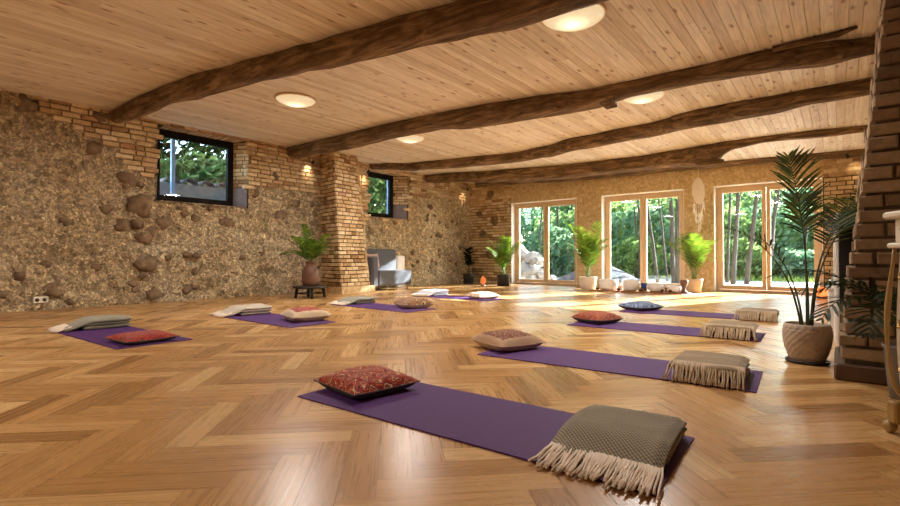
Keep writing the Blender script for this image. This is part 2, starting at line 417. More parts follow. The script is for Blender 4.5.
# ------------------------------------------------------------------ floor: herringbone oak
b = MB()
b.box((XL-0.5, YB-0.4, -0.25), (XR+1.4, YF+0.37, -0.0022), 1)
W, NL = 0.122, 5
ax = Vector((cos(pi/4), sin(pi/4))); ay = Vector((-sin(pi/4), cos(pi/4)))
g = 0.0007
org = Vector((-0.27, 0.0))
rng = 130
for i in range(-rng, rng):
    for j in range(-rng, rng):
        k = (i - j) % (2*NL)
        if k == 0: x0, y0, w, h_ = i*W, j*W, NL*W, W; al = 0
        elif k == 2*NL-1: x0, y0, w, h_ = i*W, j*W, W, NL*W; al = 1
        else: continue
        c = org + ax*(x0+w/2) + ay*(y0+h_/2)
        if not (XL-0.2 < c.x < XR+1.1 and YB-0.2 < c.y < YF+0.15): continue
        vs = []
        for (px, py) in ((x0+g, y0+g), (x0+w-g, y0+g), (x0+w-g, y0+h_-g), (x0+g, y0+h_-g)):
            q = org + ax*px + ay*py; vs.append((q.x, q.y, 0))
        uu = U(0, 20)
        uv = [(uu,0),(uu+NL*W,0),(uu+NL*W,W),(uu,W)] if not al else [(uu,0),(uu,W),(uu+NL*W,W),(uu+NL*W,0)]
        b.add(vs, [(0,1,2,3)], 0, False, uv)
struct(b.build('floor', [M['floor'], M['subfloor']]))

# ------------------------------------------------------------------ ceiling boards
b = MB()
b.add([(XL-0.5,YB-0.4,zc(XL-0.5)+0.02),(XR+1.4,YB-0.4,zc(XR+1.4)+0.02),(XR+1.4,YF+0.45,zc(XR+1.4)+0.02),(XL-0.5,YF+0.45,zc(XL-0.5)+0.02),
       (XL-0.5,YB-0.4,zc(XL-0.5)+0.3),(XR+1.4,YB-0.4,zc(XR+1.4)+0.3),(XR+1.4,YF+0.45,zc(XR+1.4)+0.3),(XL-0.5,YF+0.45,zc(XL-0.5)+0.3)],
      [(0,1,2,3),(7,6,5,4),(0,4,5,1),(1,5,6,2),(2,6,7,3),(3,7,4,0)], 1)
x = XL - 0.15; BW = 0.098
while x < XR + 1.1:
    y = YB - 0.3 - U(0, 3)
    while y < YF + 0.3:
        y1 = min(y + U(3.2, 4.6), YF + 0.4); xa, xb = x + 0.0028, x + BW - 0.0028
        u0 = U(0, 30)
        vs = [(xa,y,zc(xa)),(xb,y,zc(xb)),(xb,y1,zc(xb)),(xa,y1,zc(xa)),
              (x,y,zc(x)+0.007),(x+BW,y,zc(x+BW)+0.007),(x+BW,y1,zc(x+BW)+0.007),(x,y1,zc(x)+0.007)]
        L = y1 - y
        uv = [(u0,0),(u0,BW),(u0+L,BW),(u0+L,0)]*2
        b.add(vs, [(3,2,1,0),(0,4,7,3),(1,2,6,5)], 0, False, uv)
        y = y1 + 0.001
    x += BW
struct(b.build('ceiling', [M['ceil'], M['ceilback']]))

# ------------------------------------------------------------------ bricks
def bricks(b, fn, u0, u1, v0, v1, bl=0.245, bh=0.066, mo=0.014, depth=0.05, m=0, inside=None, back=0.06, jit=0.006, ends=False):
    """fn(u, v, d) -> point; lays running-bond bricks over [u0,u1]x[v0,v1] facing +d"""
    v = v0; row = 0
    while v < v1 - 0.02:
        vb = min(v + bh, v1); u = u0 - (bl/2 if row % 2 else 0) - (U(0, 0.05))
        while u < u1:
            L = bl * U(0.82, 1.1) if R() > 0.2 else bl * 0.5
            ua, ub = max(u, u0 + (U(-0.012, 0.006) if ends else 0)), min(u + L, u1 + (U(-0.006, 0.012) if ends else 0))
            if ub - ua > 0.03 and (inside is None or inside((ua+ub)/2, (v+vb)/2)):
                d = depth + U(-jit, jit); c = 0.006; j = lambda: U(-0.003, 0.003)
                vs = [fn(ua+j(), v+j(), -back), fn(ub+j(), v+j(), -back), fn(ub+j(), vb+j(), -back), fn(ua+j(), vb+j(), -back),
                      fn(ua+j(), v+j(), d-c), fn(ub+j(), v+j(), d-c), fn(ub+j(), vb+j(), d-c), fn(ua+j(), vb+j(), d-c),
                      fn(ua+c, v+c, d), fn(ub-c, v+c, d), fn(ub-c, vb-c, d), fn(ua+c, vb-c, d)]
                b.add(vs, [(0,1,5,4),(1,2,6,5),(2,3,7,6),(3,0,4,7),(4,5,9,8),(5,6,10,9),(6,7,11,10),(7,4,8,11),(8,9,10,11)], m)
            u += L + mo
        v += bh + mo; row += 1

def in_poly(poly):
    def f(u, v):
        r = False; n = len(poly)
        for i in range(n):
            (x1, y1), (x2, y2) = poly[i], poly[(i+1) % n]
            if (y1 > v) != (y2 > v) and u < (x2-x1)*(v-y1)/(y2-y1)+x1: r = not r
        return r
    return f

# ------------------------------------------------------------------ left wall
WIN = [(3.28, 4.93, 1.74, 3.05, 3.34, 4.77), (8.05, 9.47, 1.79, 2.98, 8.10, 9.19)]   # y0,y1,z0,z1 on the wall, y0,y1 at the frame
polyA = [(1.55, 3.3), (1.67, 2.98), (1.92, 2.81), (2.11, 2.69), (2.42, 2.66), (2.6, 2.6), (2.74, 2.35), (3.02, 2.21), (3.24, 2.15), (3.28, 1.73), (4.95, 1.73), (4.97, 2.3), (5.18, 2.2), (5.65, 2.22), (6.11, 2.19), (7.95, 2.0), (8.0, 1.74), (9.5, 1.74), (9.5, 2.31), (9.83, 2.48), (10.51, 2.44), (11.38, 2.58), (12.19, 2.4), (12.4, 3.3)]
inA = in_poly(polyA)
inH = lambda y, z, e=0.0: any(a-e < y < c+e and z0-e < z < z1+e for (a, c, z0, z1, _, _) in WIN)
def wall_x(y, z):
    p = Vector((y*0.9, z*0.9, 3.3)); q = Vector((y, z, 9.1))
    wq = q + noise.noise_vector(q*3.0)*0.08
    d = 0.05*noise.noise(p) + 0.045*noise.noise(q*2.6) + 0.035*noise.noise(q*6.5) + 0.016*noise.noise(q*22)
    d += 0.10*(0.45 - noise.voronoi(wq*6.0)[0][0]) + 0.04*(0.45 - noise.voronoi(wq*15.0)[0][0])
    if noise.noise(q*1.7+Vector((3,1,0))) > 0.25: d -= 0.03*noise.noise(q*9)
    if z < 0.2: d += 0.03*(1-z/0.2)
    if inA(y, z): d = -0.02 + 0.3*d
    return XL + d
b = MB()
st = 0.026; ny = int((YF+0.1-YB)/st); nz = int(3.16/st)
vs = []; 
for i in range(ny+1):
    y = YB + i*st
    for k in range(nz+1):
        z = k*st - 0.02
        vs.append((wall_x(y, z), y, z))
fs = []
for i in range(ny):
    for k in range(nz):
        yc_, zc_ = YB+(i+0.5)*st, (k+0.5)*st-0.02
        if inH(yc_, zc_, -0.01): continue
        fs.append((i*(nz+1)+k, (i+1)*(nz+1)+k, (i+1)*(nz+1)+k+1, i*(nz+1)+k+1))
b.add(vs, fs, 0, True)
# brick zone
bricks(b, lambda u, v, d: (XL-0.01+d+0.02*noise.noise(Vector((u*1.1, v*1.1, 5))), u, v), 1.5, YF, 1.70, 3.13, 0.24, 0.068, 0.017, 0.034, 1,
       lambda u, v: inA(u + U(-0.05, 0.05), v + U(-0.03, 0.03)) and not inH(u, v, 0.02), back=0.05)
# splayed reveals, outer skin
XO = XL - 0.42
for (ya, yb, z0, z1, fa, fb) in WIN:
    a0 = (XL+0.02, ya, z0); 
    P = [(XL+0.01, ya), (XL-0.30, fa), (XO, fa)]; Q = [(XL+0.01, yb), (XL-0.30, fb), (XO, fb)]
    for (s1, s2) in ((0, 1), (1, 2)):
        b.add([P[s1]+(z0,), P[s2]+(z0,), Q[s2]+(z0,), Q[s1]+(z0,)], [(0,1,2,3)], 3)
        b.add([P[s1]+(z1,), P[s2]+(z1,), Q[s2]+(z1,), Q[s1]+(z1,)], [(3,2,1,0)], 2)
        b.add([P[s1]+(z0,), P[s2]+(z0,), P[s2]+(z1,), P[s1]+(z1,)], [(0,1,2,3)], 2)
        b.add([Q[s1]+(z0,), Q[s2]+(z0,), Q[s2]+(z1,), Q[s1]+(z1,)], [(3,2,1,0)], 2)
    # bricks on the far reveal and the soffit
    nx = Vector((P[1][0]-P[0][0], 0, 0))
    def far(u, v, d, Q=Q):
        t = u/0.31; return (lerp(Q[0][0], Q[1][0], t), lerp(Q[0][1], Q[1][1], t) - d, v)
    bricks(b, far, 0.0, 0.30, z0+0.42, z1-0.01, 0.24, 0.062, 0.014, 0.006, 1, back=0.0, jit=0.002)
    b.add([far(0.02, z0, 0.012), far(0.29, z0, 0.012), far(0.29, z0+0.40, 0.012), far(0.02, z0+0.40, 0.012)], [(3,2,1,0)], 5)
    def sof(u, v, d, z1=z1): return (XL - v, u, z1 - d)
    bricks(b, sof, ya+0.08, yb-0.1, 0.0, 0.28, 0.07, 0.26, 0.014, 0.006, 1, back=0.0, jit=0.002)
    def sill(u, v, d, z0=z0): return (XL - v, u, z0 + d)
    bricks(b, sill, ya+0.06, yb-0.06, -0.04, 0.27, 0.14, 0.30, 0.014, 0.008, 1, back=0.0, jit=0.003)
ys = [YB-0.3, WIN[0][4], WIN[0][5], WIN[1][4], WIN[1][5], YF+0.4]
b.box((XO-0.02, ys[0], -0.3), (XO, ys[1], 3.3), 3); b.box((XO-0.02, ys[2], -0.3), (XO, ys[3], 3.3), 3); b.box((XO-0.02, ys[4], -0.3), (XO, ys[5], 3.3), 3)
for q, (ya, yb, z0, z1, fa, fb) in enumerate(WIN):
    b.box((XO-0.02, fa, -0.3), (XO, fb, z0), 3); b.box((XO-0.02, fa, z1), (XO, fb, 3.3), 3)
# field stones set in the mortar
ST = [(1.54,2.97,.16),(2.47,2.97,.14),(2.86,2.07,.15),(2.38,2.48,.13),(3.05,1.64,.2),(2.57,1.55,.11),(3.73,1.61,.07),(2.79,1.28,.13),(3.02,1.32,.11),(3.41,1.36,.14),(3.12,1.1,.13),(3.2,1.21,.1),(3.14,.66,.17),(3.27,.13,.15),(1.92,.28,.12),(1.56,.5,.11),(1.37,.24,.08),(4.55,1.43,.13),(3.81,.18,.09),(3.94,1.48,.09),(5.52,2.46,.12),(5.1,2.06,.1),(5.65,1.65,.13),(4.98,1.58,.06),(6.01,1.94,.12),(6.41,1.95,.08),(10.41,2.23,.11),(10.24,1.87,.11),(10.58,1.86,.09),(9.67,2.6,.08),(8.14,1.44,.12),(10.41,1.37,.09),(10.76,1.43,.09),(10.41,.54,.11),(9.67,.58,.07),(9.87,.65,.07),(10.64,.62,.07),(10.82,1.0,.09),(11.3,.7,.08)]
rs = random.Random(3)
for _ in range(70):
    y, z, r = rs.uniform(0.3, 12), rs.uniform(0.1, 2.0), rs.uniform(0.04, 0.095)
    ST.append((y, z, r))
for i, (y, z, r) in enumerate(ST):
    if inH(y, z, r*0.7): continue
    b.lump((XL-0.03 if r > 0.075 else XL-0.01, y, z), (r*0.62, r*1.0, r*0.85), 4, 0.6, i, 2)
struct(b.build('wall_left', [M['rubble'], M['brick'], M['mortar'], M['concrete'], M['stone'], simple('bluish_plaster_patch', S(112, 104, 108), S(140, 128, 124), 10, 0.9)]))

# windows in the left wall
for i, (ya, yb, z0, z1, fa, fb) in enumerate(WIN):
    o = thing('window_%d' % (i+1), ['dark-framed window in the rubble wall left of the brick buttress', 'dark-framed window in the rubble wall right of the brick buttress'][i], 'window', (XL-0.33, (fa+fb)/2, z0)); o['kind'] = 'structure'
    w = (fb-fa)/2; h_ = z1-z0; f = 0.105
    b = MB()
    b.box((-0.04, -w, 0), (0.04, -w+f, h_)); b.box((-0.04, w-f, 0), (0.04, w, h_)); b.box((-0.04, -w+f, 0), (0.04, w-f, f*1.35)); b.box((-0.04, -w+f, h_-f*1.2), (0.04, w-f, h_))
    b.build('frame', M['darkframe'], o)
    b = MB(); b.box((-0.008, -w+f-0.005, f*1.35-0.005), (0.0, w-f+0.005, h_-f*1.2+0.005)); b.build('pane', M['glass'], o)

# ------------------------------------------------------------------ left brick buttress, leaning back to the wall
b = MB()
z1 = 3.075
A0, A1 = Vector((-8.15, 6.51, 0)), Vector((-8.22, 7.36, 0))
B0, B1 = Vector((-8.50, 6.55, z1)), Vector((-8.60, 7.29, z1))
def fr(u, v, d):
    t = v/z1; p = A0.lerp(B0, t).lerp(A1.lerp(B1, t), u); return (p.x + d, p.y, v)
fw_ = 0.83
bricks(b, lambda u, v, d: fr(u/fw_, v, d), 0, fw_, 0.16, z1, 0.20, 0.067, 0.018, 0.02, 0, back=0.05, ends=True)
def lf(u, v, d):
    t = v/z1; p = A0.lerp(B0, t); q = Vector((XL-0.05, 6.66, v)); w_ = (p - q).length
    k = u/w_ if w_ else 0; r = p.lerp(q, min(1, k)); return (r.x, r.y - d, v)
bricks(b, lf, 0.0, 0.9, 0.16, z1, 0.22, 0.067, 0.018, 0.02, 0, lambda u, v: True, back=0.05)
C = [A0+Vector((-0.02,0.02,0)), A1+Vector((-0.02,-0.01,0)), Vector((XL-0.1, 7.45, 0)), Vector((XL-0.1, 6.68, 0))]
D = [B0+Vector((-0.02,0.02,0.0)), B1+Vector((-0.02,-0.01,0.0)), Vector((XL-0.1, 7.4, z1)), Vector((XL-0.1, 6.68, z1))]
b.add(C+D, [(0,1,5,4),(1,2,6,5),(2,3,7,6),(3,0,4,7),(4,5,6,7)], 1)
rt = lambda u, v, d: tuple(lerp(A1.lerp(B1, v/z1)[k], (XL-0.05, 7.43, v)[k], u/0.85) + (d if k == 1 else 0) for k in range(2)) + (v,)
bricks(b, rt, 0.0, 0.85, 0.16, z1, 0.22, 0.064, 0.016, 0.012, 0, back=0.05)
b.box((XL, 6.47, 0), (-8.10, 7.40, 0.15), 2)
b.lump((-8.82, 6.6, 2.02), (.09,.06,.1), 3, 0.4, 4); b.lump((-8.85, 6.61, 1.4), (.1,.06,.11), 3, 0.4, 9)
o = b.build('wall_buttress_left', [M['brick'], M['mortar'], M['plaster'], M['stone']]); struct(o)

# ------------------------------------------------------------------ far wall with three glazed doors
DOORS = [(-7.56, -5.50), (-4.82, -2.83), (-2.21, -0.25)]; DH = 2.39
b = MB()
xs = [XL-0.45] + [x for d in DOORS for x in d] + [XR+0.5]
for i in range(0, len(xs), 2):
    m = 1 if i == 0 else (1 if i == 6 else 0)
    x0, x1 = xs[i], xs[i+1]
    b.box((x0, YF + (0.03 if m else 0), -0.2), (x1, YF+0.38, DH), 2 if m else 0)
b.box((xs[0], YF, DH), (xs[-1], YF+0.38, 3.3), 0)
for (x0, x1) in DOORS:
    b.box((x0-0.002, YF+0.006, 0), (x0+0.012, YF+0.36, DH), 3); b.box((x1-0.012, YF+0.006, 0), (x1+0.002, YF+0.36, DH), 3); b.box((x0, YF+0.006, DH-0.012), (x1, YF+0.36, DH+0.002), 3)
    b.box((x0, YF+0.01, -0.2), (x1, YF+0.38, -0.003), 3)
fb = lambda u, v, d: (u, YF - d + 0.012*noise.noise(Vector((u*2, v*2, 1))), v)
bricks(b, fb, XL, -7.57, 0.0, 3.05, 0.22, 0.070, 0.018, 0.012, 1, back=0.03)
bricks(b, fb, -0.23, XR, 0.0, 2.85, 0.22, 0.070, 0.018, 0.012, 1, back=0.03)
for i, (x, z, r) in enumerate([(-8.7,2.13,.11),(-8.14,1.9,.17),(-8.58,1.51,.13),(-8.31,.86,.14),(-8.28,2.72,.13),(-8.9,0.4,.1)]):
    b.lump((x, YF, z), (r*1.1, r*0.4, r*0.85), 4, 0.5, i+50, 2)
struct(b.build('wall_far', [M['plaster'], M['brick'], M['mortar'], M['whiteplaster'], M['stone']]))

for i, (x0, x1) in enumerate(DOORS):
    o = thing('door_%d' % (i+1), ['pine-framed double glazed door nearest the rubble wall', 'pine-framed double glazed door behind the row of white bowls', 'pine-framed double glazed door nearest the right wall behind the tall palm'][i], 'door', ((x0+x1)/2, YF+0.26, 0)); o['kind'] = 'structure'
    w = (x1-x0)/2 - 0.014; f = 0.06; H = DH-0.014
    b = MB(); b.box((-w,-0.04,0),(-w+f,0.04,H)); b.box((w-f,-0.04,0),(w,0.04,H)); b.box((-w+f,-0.04,H-f),(w-f,0.04,H)); b.box((-w+f,-0.04,0),(w-f,0.04,0.05)); b.build('frame', M['pine'], o)
    for sgn in (-1, 1):
        xa, xb = (-w+f+0.004, -0.004) if sgn < 0 else (0.004, w-f-0.004); s_ = 0.075; zb, zt = 0.055, H-f-0.004
        b = MB(); b.rbox((xa,-0.055,zb),(xa+s_,0.02,zt),0.006); b.rbox((xb-s_,-0.055,zb),(xb,0.02,zt),0.006); b.rbox((xa+s_-0.004,-0.052,zb),(xb-s_+0.004,0.018,zb+0.09),0.006); b.rbox((xa+s_-0.004,-0.052,zt-s_),(xb-s_+0.004,0.018,zt),0.006)
        lf_ = b.build('door_leaf', M['pine'], o)
        b = MB(); b.box((xa+s_-0.006,-0.022,zb+0.082),(xb-s_+0.006,-0.014,zt-s_+0.006)); b.build('pane', M['glass'], lf_)
        if sgn > 0:
            b = MB(); b.rbox((xa+0.02,-0.064,0.98),(xa+0.05,-0.054,1.16),0.003); b.tube([(xa+0.035,-0.06,1.08),(xa+0.035,-0.105,1.08)],0.008,8); b.tube([(xa+0.035,-0.10,1.08),(xa+0.15,-0.10,1.08)],0.009,8)
            b.build('handle', M['handle'], lf_)

def xr(y): return XR + 0.85*min(1, max(0, (4.45-y)/0.25))
# ------------------------------------------------------------------ right wall, back wall
b = MB()
st = 0.06; vs = []; ny = int((YF+0.1-YB)/st); nz = int(3.1/st)
for i in range(ny+1):
    for k in range(nz+1):
        y, z = YB+i*st, k*st-0.02; q = Vector((y, z, 44.0))
        vs.append((xr(y) - 0.02 - 0.03*noise.noise(q*2.2) - 0.025*noise.noise(q*6) - 0.015*noise.noise(q*13), y, z))
b.add(vs, [(i*(nz+1)+k, i*(nz+1)+k+1, (i+1)*(nz+1)+k+1, (i+1)*(nz+1)+k) for i in range(ny) for k in range(nz)], 0, True)
b.box((XR+1.0, YB-0.3, -0.2), (XR+1.3, 4.8, 3.2), 0); b.box((XR+0.15, 4.5, -0.2), (XR+1.3, YF+0.38, 3.2), 0)
for i in range(26):
    r = U(0.05, 0.12); b.lump((XR, U(5, 12), U(0.3, 2.6)), (r*0.6, r, r*0.85), 1, 0.5, i+200, 2)
struct(b.build('wall_right', [M['rubble'], M['stone']]))
b = MB(); b.box((XL-0.4, YB-0.3, -0.2), (XR+1.3, YB, 3.3), 0); struct(b.build('wall_back', [M['plaster']]))

# right brick buttress next to the camera
b = MB()
H2 = 2.86
sil = [(0,-0.01),(0.5,0.03),(0.89,0.08),(1.27,0.12),(1.7,0.17),(2.23,0.22),(2.9,0.27)]
def sx(z):
    for (a, x0), (c, x1) in zip(sil, sil[1:]):
        if z <= c: return lerp(x0, x1, (z-a)/(c-a))
    return sil[-1][1]
YP0, YP1 = 3.85, 4.55
def pf(u, v, d): return (u, YP0 - d, v)
v = 0.13; row = 0
random.seed(21)
while v < H2:
    bh = 0.068 * U(0.93, 1.08); x0 = sx(v) + (U(-0.018, 0.012) if v < 0.75 else U(-0.007, 0.005)); u = x0; first = True
    while u < 1.22:
        L = U(0.2, 0.26) if not (first and row % 2) else U(0.1, 0.14)
        d = U(-0.004, 0.008); c = 0.008
        ye = YP0 + (U(0.10, 0.24) if first else 0.06)
        j = lambda: U(-0.004, 0.004)
        ua, ub, va, vb = u, u+L, v, v+bh
        vs = [(ua+j(),ye,va),(ub,ye,va),(ub,ye,vb),(ua+j(),ye,vb),(ua+j(),YP0-d+c,va+j()),(ub+j(),YP0-d+c,va+j()),(ub+j(),YP0-d+c,vb+j()),(ua+j(),YP0-d+c,vb+j()),
              (ua+c,YP0-d,va+c),(ub-c,YP0-d,va+c),(ub-c,YP0-d,vb-c),(ua+c,YP0-d,vb-c)]
        b.add(vs, [(3,2,1,0),(0,1,5,4),(1,2,6,5),(2,3,7,6),(3,0,4,7),(4,5,9,8),(5,6,10,9),(6,7,11,10),(7,4,8,11),(8,9,10,11)], 0)
        u += L + 0.016; first = False
    y = YP0 + 0.26                               # stretchers on the leaning end face
    while y < YP1:
        L = U(0.2, 0.25); xx = sx(v) + U(-0.012, 0.012)
        b.box((xx, y, v), (xx+0.1, min(y+L, YP1), v+bh), 0); y += L + 0.016
    v += bh + 0.017; row += 1
for (za, zb) in zip([s[0] for s in sil], [s[0] for s in sil][1:]):
    xa, xb = sx(za)+0.025, sx(zb)+0.025
    b.add([(xa,YP0+0.016,za),(1.25,YP0+0.016,za),(1.25,YP1-0.02,za),(xa,YP1-0.02,za),(xb,YP0+0.016,zb),(1.25,YP0+0.016,zb),(1.25,YP1-0.02,zb),(xb,YP1-0.02,zb)],
          [(0,1,5,4),(1,2,6,5),(2,3,7,6),(3,0,4,7)], 1)
b.rbox((-0.03, YP0-0.035, 0), (1.25, YP1+0.02, 0.10), 0.01, 2)
struct(b.build('wall_buttress_right', [M['brickred'], M['mortar'], simple('plinth_board', S(78, 56, 38), S(98, 72, 50), 6, 0.5)]))
random.seed(8)

# ------------------------------------------------------------------ beams: near edge y, visible depth d along x
BEAMS = [
 ('dark rough-hewn oak ceiling beam nearest the camera', [(-9.28,2.58,.17),(-7.81,2.55,.21),(-7.12,2.57,.19),(-6.3,2.61,.23),(-5.38,2.76,.21),(-4.51,2.88,.22),(-4.06,2.95,.24),(-3.19,3.05,.24),(-2.49,3.16,.25),(-2.04,3.2,.27),(-1.57,3.24,.25),(-0.6,3.3,.24),(0.5,3.34,.24)]),
 ('long dark oak ceiling beam, second from the camera, with a broken stub underneath', [(-9.33,5.79,.14),(-8.82,5.76,.23),(-7.63,5.7,.25),(-5.72,5.61,.22),(-4.97,5.62,.22),(-4.07,5.64,.28),(-3.27,5.74,.26),(-2.5,5.9,.22),(-1.96,5.91,.16),(-1.2,5.87,.16),(-.57,5.8,.19),(-.06,5.9,.2),(.13,6.0,.15),(.5,6.08,.12)]),
 ('crooked brown oak ceiling beam, third from the camera', [(-9.2,8.05,.12),(-8.71,8.2,.14),(-8.06,8.55,.17),(-6.53,8.67,.2),(-5.34,8.8,.19),(-4.54,8.6,.2),(-3.71,8.24,.21),(-2.55,8.02,.2),(-1.58,7.7,.21),(-.74,7.51,.21),(-.2,7.44,.17),(.5,7.36,.17)]),
 ('thick forked oak ceiling beam near the glazed doors, ending in a thin branch', [(-9.3,10.13,.19),(-8.47,10.12,.25),(-6.91,10.47,.28),(-5.11,10.64,.31),(-3.37,10.55,.29),(-2.49,10.29,.32),(-1.95,10.12,.38),(-1.8,10.07,.39),(-1.72,10.05,.24),(-1.5,10.03,.14),(-.97,9.96,.10),(-.31,9.92,.12),(.5,10.0,.09)]),
 ('slim oak wall-plate beam along the top of the glazed door wall', [(-8.6,11.9,.17),(-7.04,11.95,.17),(-5.59,12.05,.18),(-4.2,12.1,.16),(-2.99,12.12,.13),(-1.21,12.12,.11),(.5,12.12,.13)])]
for bi, (lab, pts) in enumerate(BEAMS):
    b = MB(); n = 18; vs = []; stations = []
    x = pts[0][0]
    while x < pts[-1][0]:
        for (p, q) in zip(pts, pts[1:]):
            if p[0] <= x <= q[0]:
                t = (x-p[0])/(q[0]-p[0]); t = t*t*(3-2*t) if q[0]-p[0] > 0.3 else t
                stations.append((x, lerp(p[1], q[1], t), lerp(p[2], q[2], t))); break
        x += 0.07
    for (x, yn, d) in stations:
        w = max(0.13, d*1.02 + 0.03)
        if bi == 4: w = 0.16
        for k in range(n):
            t = 2*pi*k/n
            cy, cz = cos(t), sin(t)
            sq = 1.0/max(abs(cy)**3.2+abs(cz)**3.2, 1e-6)**(1/3.2) if True else 1
            nn = 1 + 0.10*noise.noise(Vector((x*0.8, cy*1.2+bi*7, cz*1.2))) + 0.06*noise.noise(Vector((x*2.6, cy*2.2+bi*3, cz*2.2))) + 0.03*noise.noise(Vector((x*6, cy*4+bi*3, cz*4)))
            top = 0.03
            yy = yn + w/2 + (w/2)*cy*sq*nn
            zz = zc(x) + top - (d+top)/2 + ((d+top)/2)*cz*sq*(nn if cz < 0 else 1)
            vs.append((x, yy, zz))
    fs = []
    m_ = len(stations)
    for i in range(m_-1):
        for k in range(n): fs.append((i*n+k, (i+1)*n+k, (i+1)*n+(k+1)%n, i*n+(k+1)%n))
    fs.append(tuple(range(n))); fs.append(tuple(reversed(range((m_-1)*n, m_*n))))
    b.add(vs, fs, 0, True)
    if bi == 1:      # broken branch stub and the long splinter lying against the boards
        b.tube([(-2.32, 6.0, zc(-2.3)-0.10), (-2.25, 6.03, zc(-2.3)-0.22), (-2.16, 6.05, zc(-2.3)-0.24)], [0.11, 0.07, 0.02], 9)
        b.tube([(-0.5, 5.76, zc(-.5)-0.03), (-0.25, 5.73, zc(-.25)-0.035), (0.0, 5.72, zc(0)-0.03), (0.14, 5.66, zc(.14)-0.02)], [0.03, 0.03, 0.03, 0.015], 8)
    if bi == 2:
        b.tube([(-1.95, 7.78, zc(-1.9)-0.03), (-1.6, 7.66, zc(-1.6)-0.035), (-1.2, 7.58, zc(-1.2)-0.03), (-.95, 7.52, zc(-1)-0.025)], [0.03, 0.035, 0.03, 0.02], 8)
    if bi == 3:
        b.tube([(-2.1, 10.25, zc(-2)-0.30), (-1.85, 10.2, zc(-2)-0.34), (-1.66, 10.17, zc(-1.7)-0.345)], [0.14, 0.09, 0.04], 10)
    o = b.build('ceiling_beam', M['beam'])
    tag(o, lab, 'beam', 'oak ceiling beams')

# ------------------------------------------------------------------ ceiling lamps
def make_lamp(x, y, label):
    o = thing('ceiling_lamp', label, 'ceiling lamp', (x, y, zc(x)-0.002), 0, 'flush ceiling lamps')
    o.rotation_euler = (0, math.atan(0.0275), 0)
    b = MB(); b.lathe([(0.02,0.0),(0.27,0.0),(0.285,-0.006),(0.285,-0.02),(0.275,-0.028),(0.26,-0.022),(0.02,-0.02)], 40); b.build('rim', M['enamel'], o)
    b = MB(); b.lathe([(0.002,-0.10),(0.05,-0.099),(0.10,-0.094),(0.15,-0.084),(0.2,-0.068),(0.24,-0.048),(0.268,-0.026),(0.262,-0.022),(0.02,-0.021)], 40); b.build('glass_shade', M['lampglass'], o)
    la = bpy.data.lights.new('lamp_light', 'AREA'); la.shape = 'DISK'; la.size = 0.5; la.energy = LAMP_W; la.color = (1.0, 0.95, 0.89)
    lo = bpy.data.objects.new('bulb_light', la); COL.objects.link(lo); lo.parent = o; lo.location = (0,0,-0.115)
    return o
for (x, y, l) in ((-1.81, 3.97, 'round glass ceiling lamp, lit, nearest the camera behind the closest beam'), (-5.98, 3.95, 'round lit ceiling lamp in front of the left wall window'),
                  (-2.0, 6.51, 'lit ceiling lamp half hidden behind the second oak beam'), (-6.23, 6.55, 'lit ceiling lamp farthest away, small, near the brick buttress')):
    make_lamp(x, y, l)
for (x, y, l) in ((-3.6, -1.2, 'added unseen fill lamp behind the camera on the right'), (-6.8, -1.2, 'added unseen fill lamp behind the camera on the left')):  # extra lamps out of view, added to brighten the near floor
    make_lamp(x, y, l)

# small wall spots up by the beams
def spot(x, y, z, aim, label, e=7):
    o = thing('wall_spotlight', label, 'spotlight', (x, y, z), 0, 'small spotlights at the beam ends')
    a = Vector(aim).normalized(); b = MB()
    b.tube([-a*0.05, a*0.03], [0.022, 0.032], 12); b.tube([(0,0,0), (0,0,0.055)], 0.009, 8); b.build('housing', M['black'], o)
    b = MB(); b.tube([a*0.0305, a*0.033], 0.026, 12); b.build('lens', M['spotlens'], o)
    la = bpy.data.lights.new('spot_light', 'SPOT'); la.energy = e; la.color = (1, 0.78, 0.5); la.spot_size = radians(75); la.spot_blend = 0.8; la.shadow_soft_size = 0.03
    lo = bpy.data.objects.new('spot_light', la); COL.objects.link(lo); lo.parent = o; lo.location = a*0.06
    lo.rotation_euler = a.to_track_quat('-Z', 'Y').to_euler()
M['spotlens'] = mat_emit('lit_spot_lens', (1, 0.85, 0.6, 1), 3.0)
spot(-8.86, 6.28, 2.83, (-1, 0.05, -0.8), 'small black spotlight beside the brick buttress top')
spot(-8.84, 7.84, 2.84, (-1, 0.1, -0.7), 'small black spotlight above the window right of the buttress')
spot(-8.80, 11.8, 2.85, (-1, 0.25, -1.0), 'small black spotlight in the far left corner')
spot(0.14, 12.0, 2.71, (0.6, 1, -1.0), 'small spotlight in the far right corner under the beam', 4)

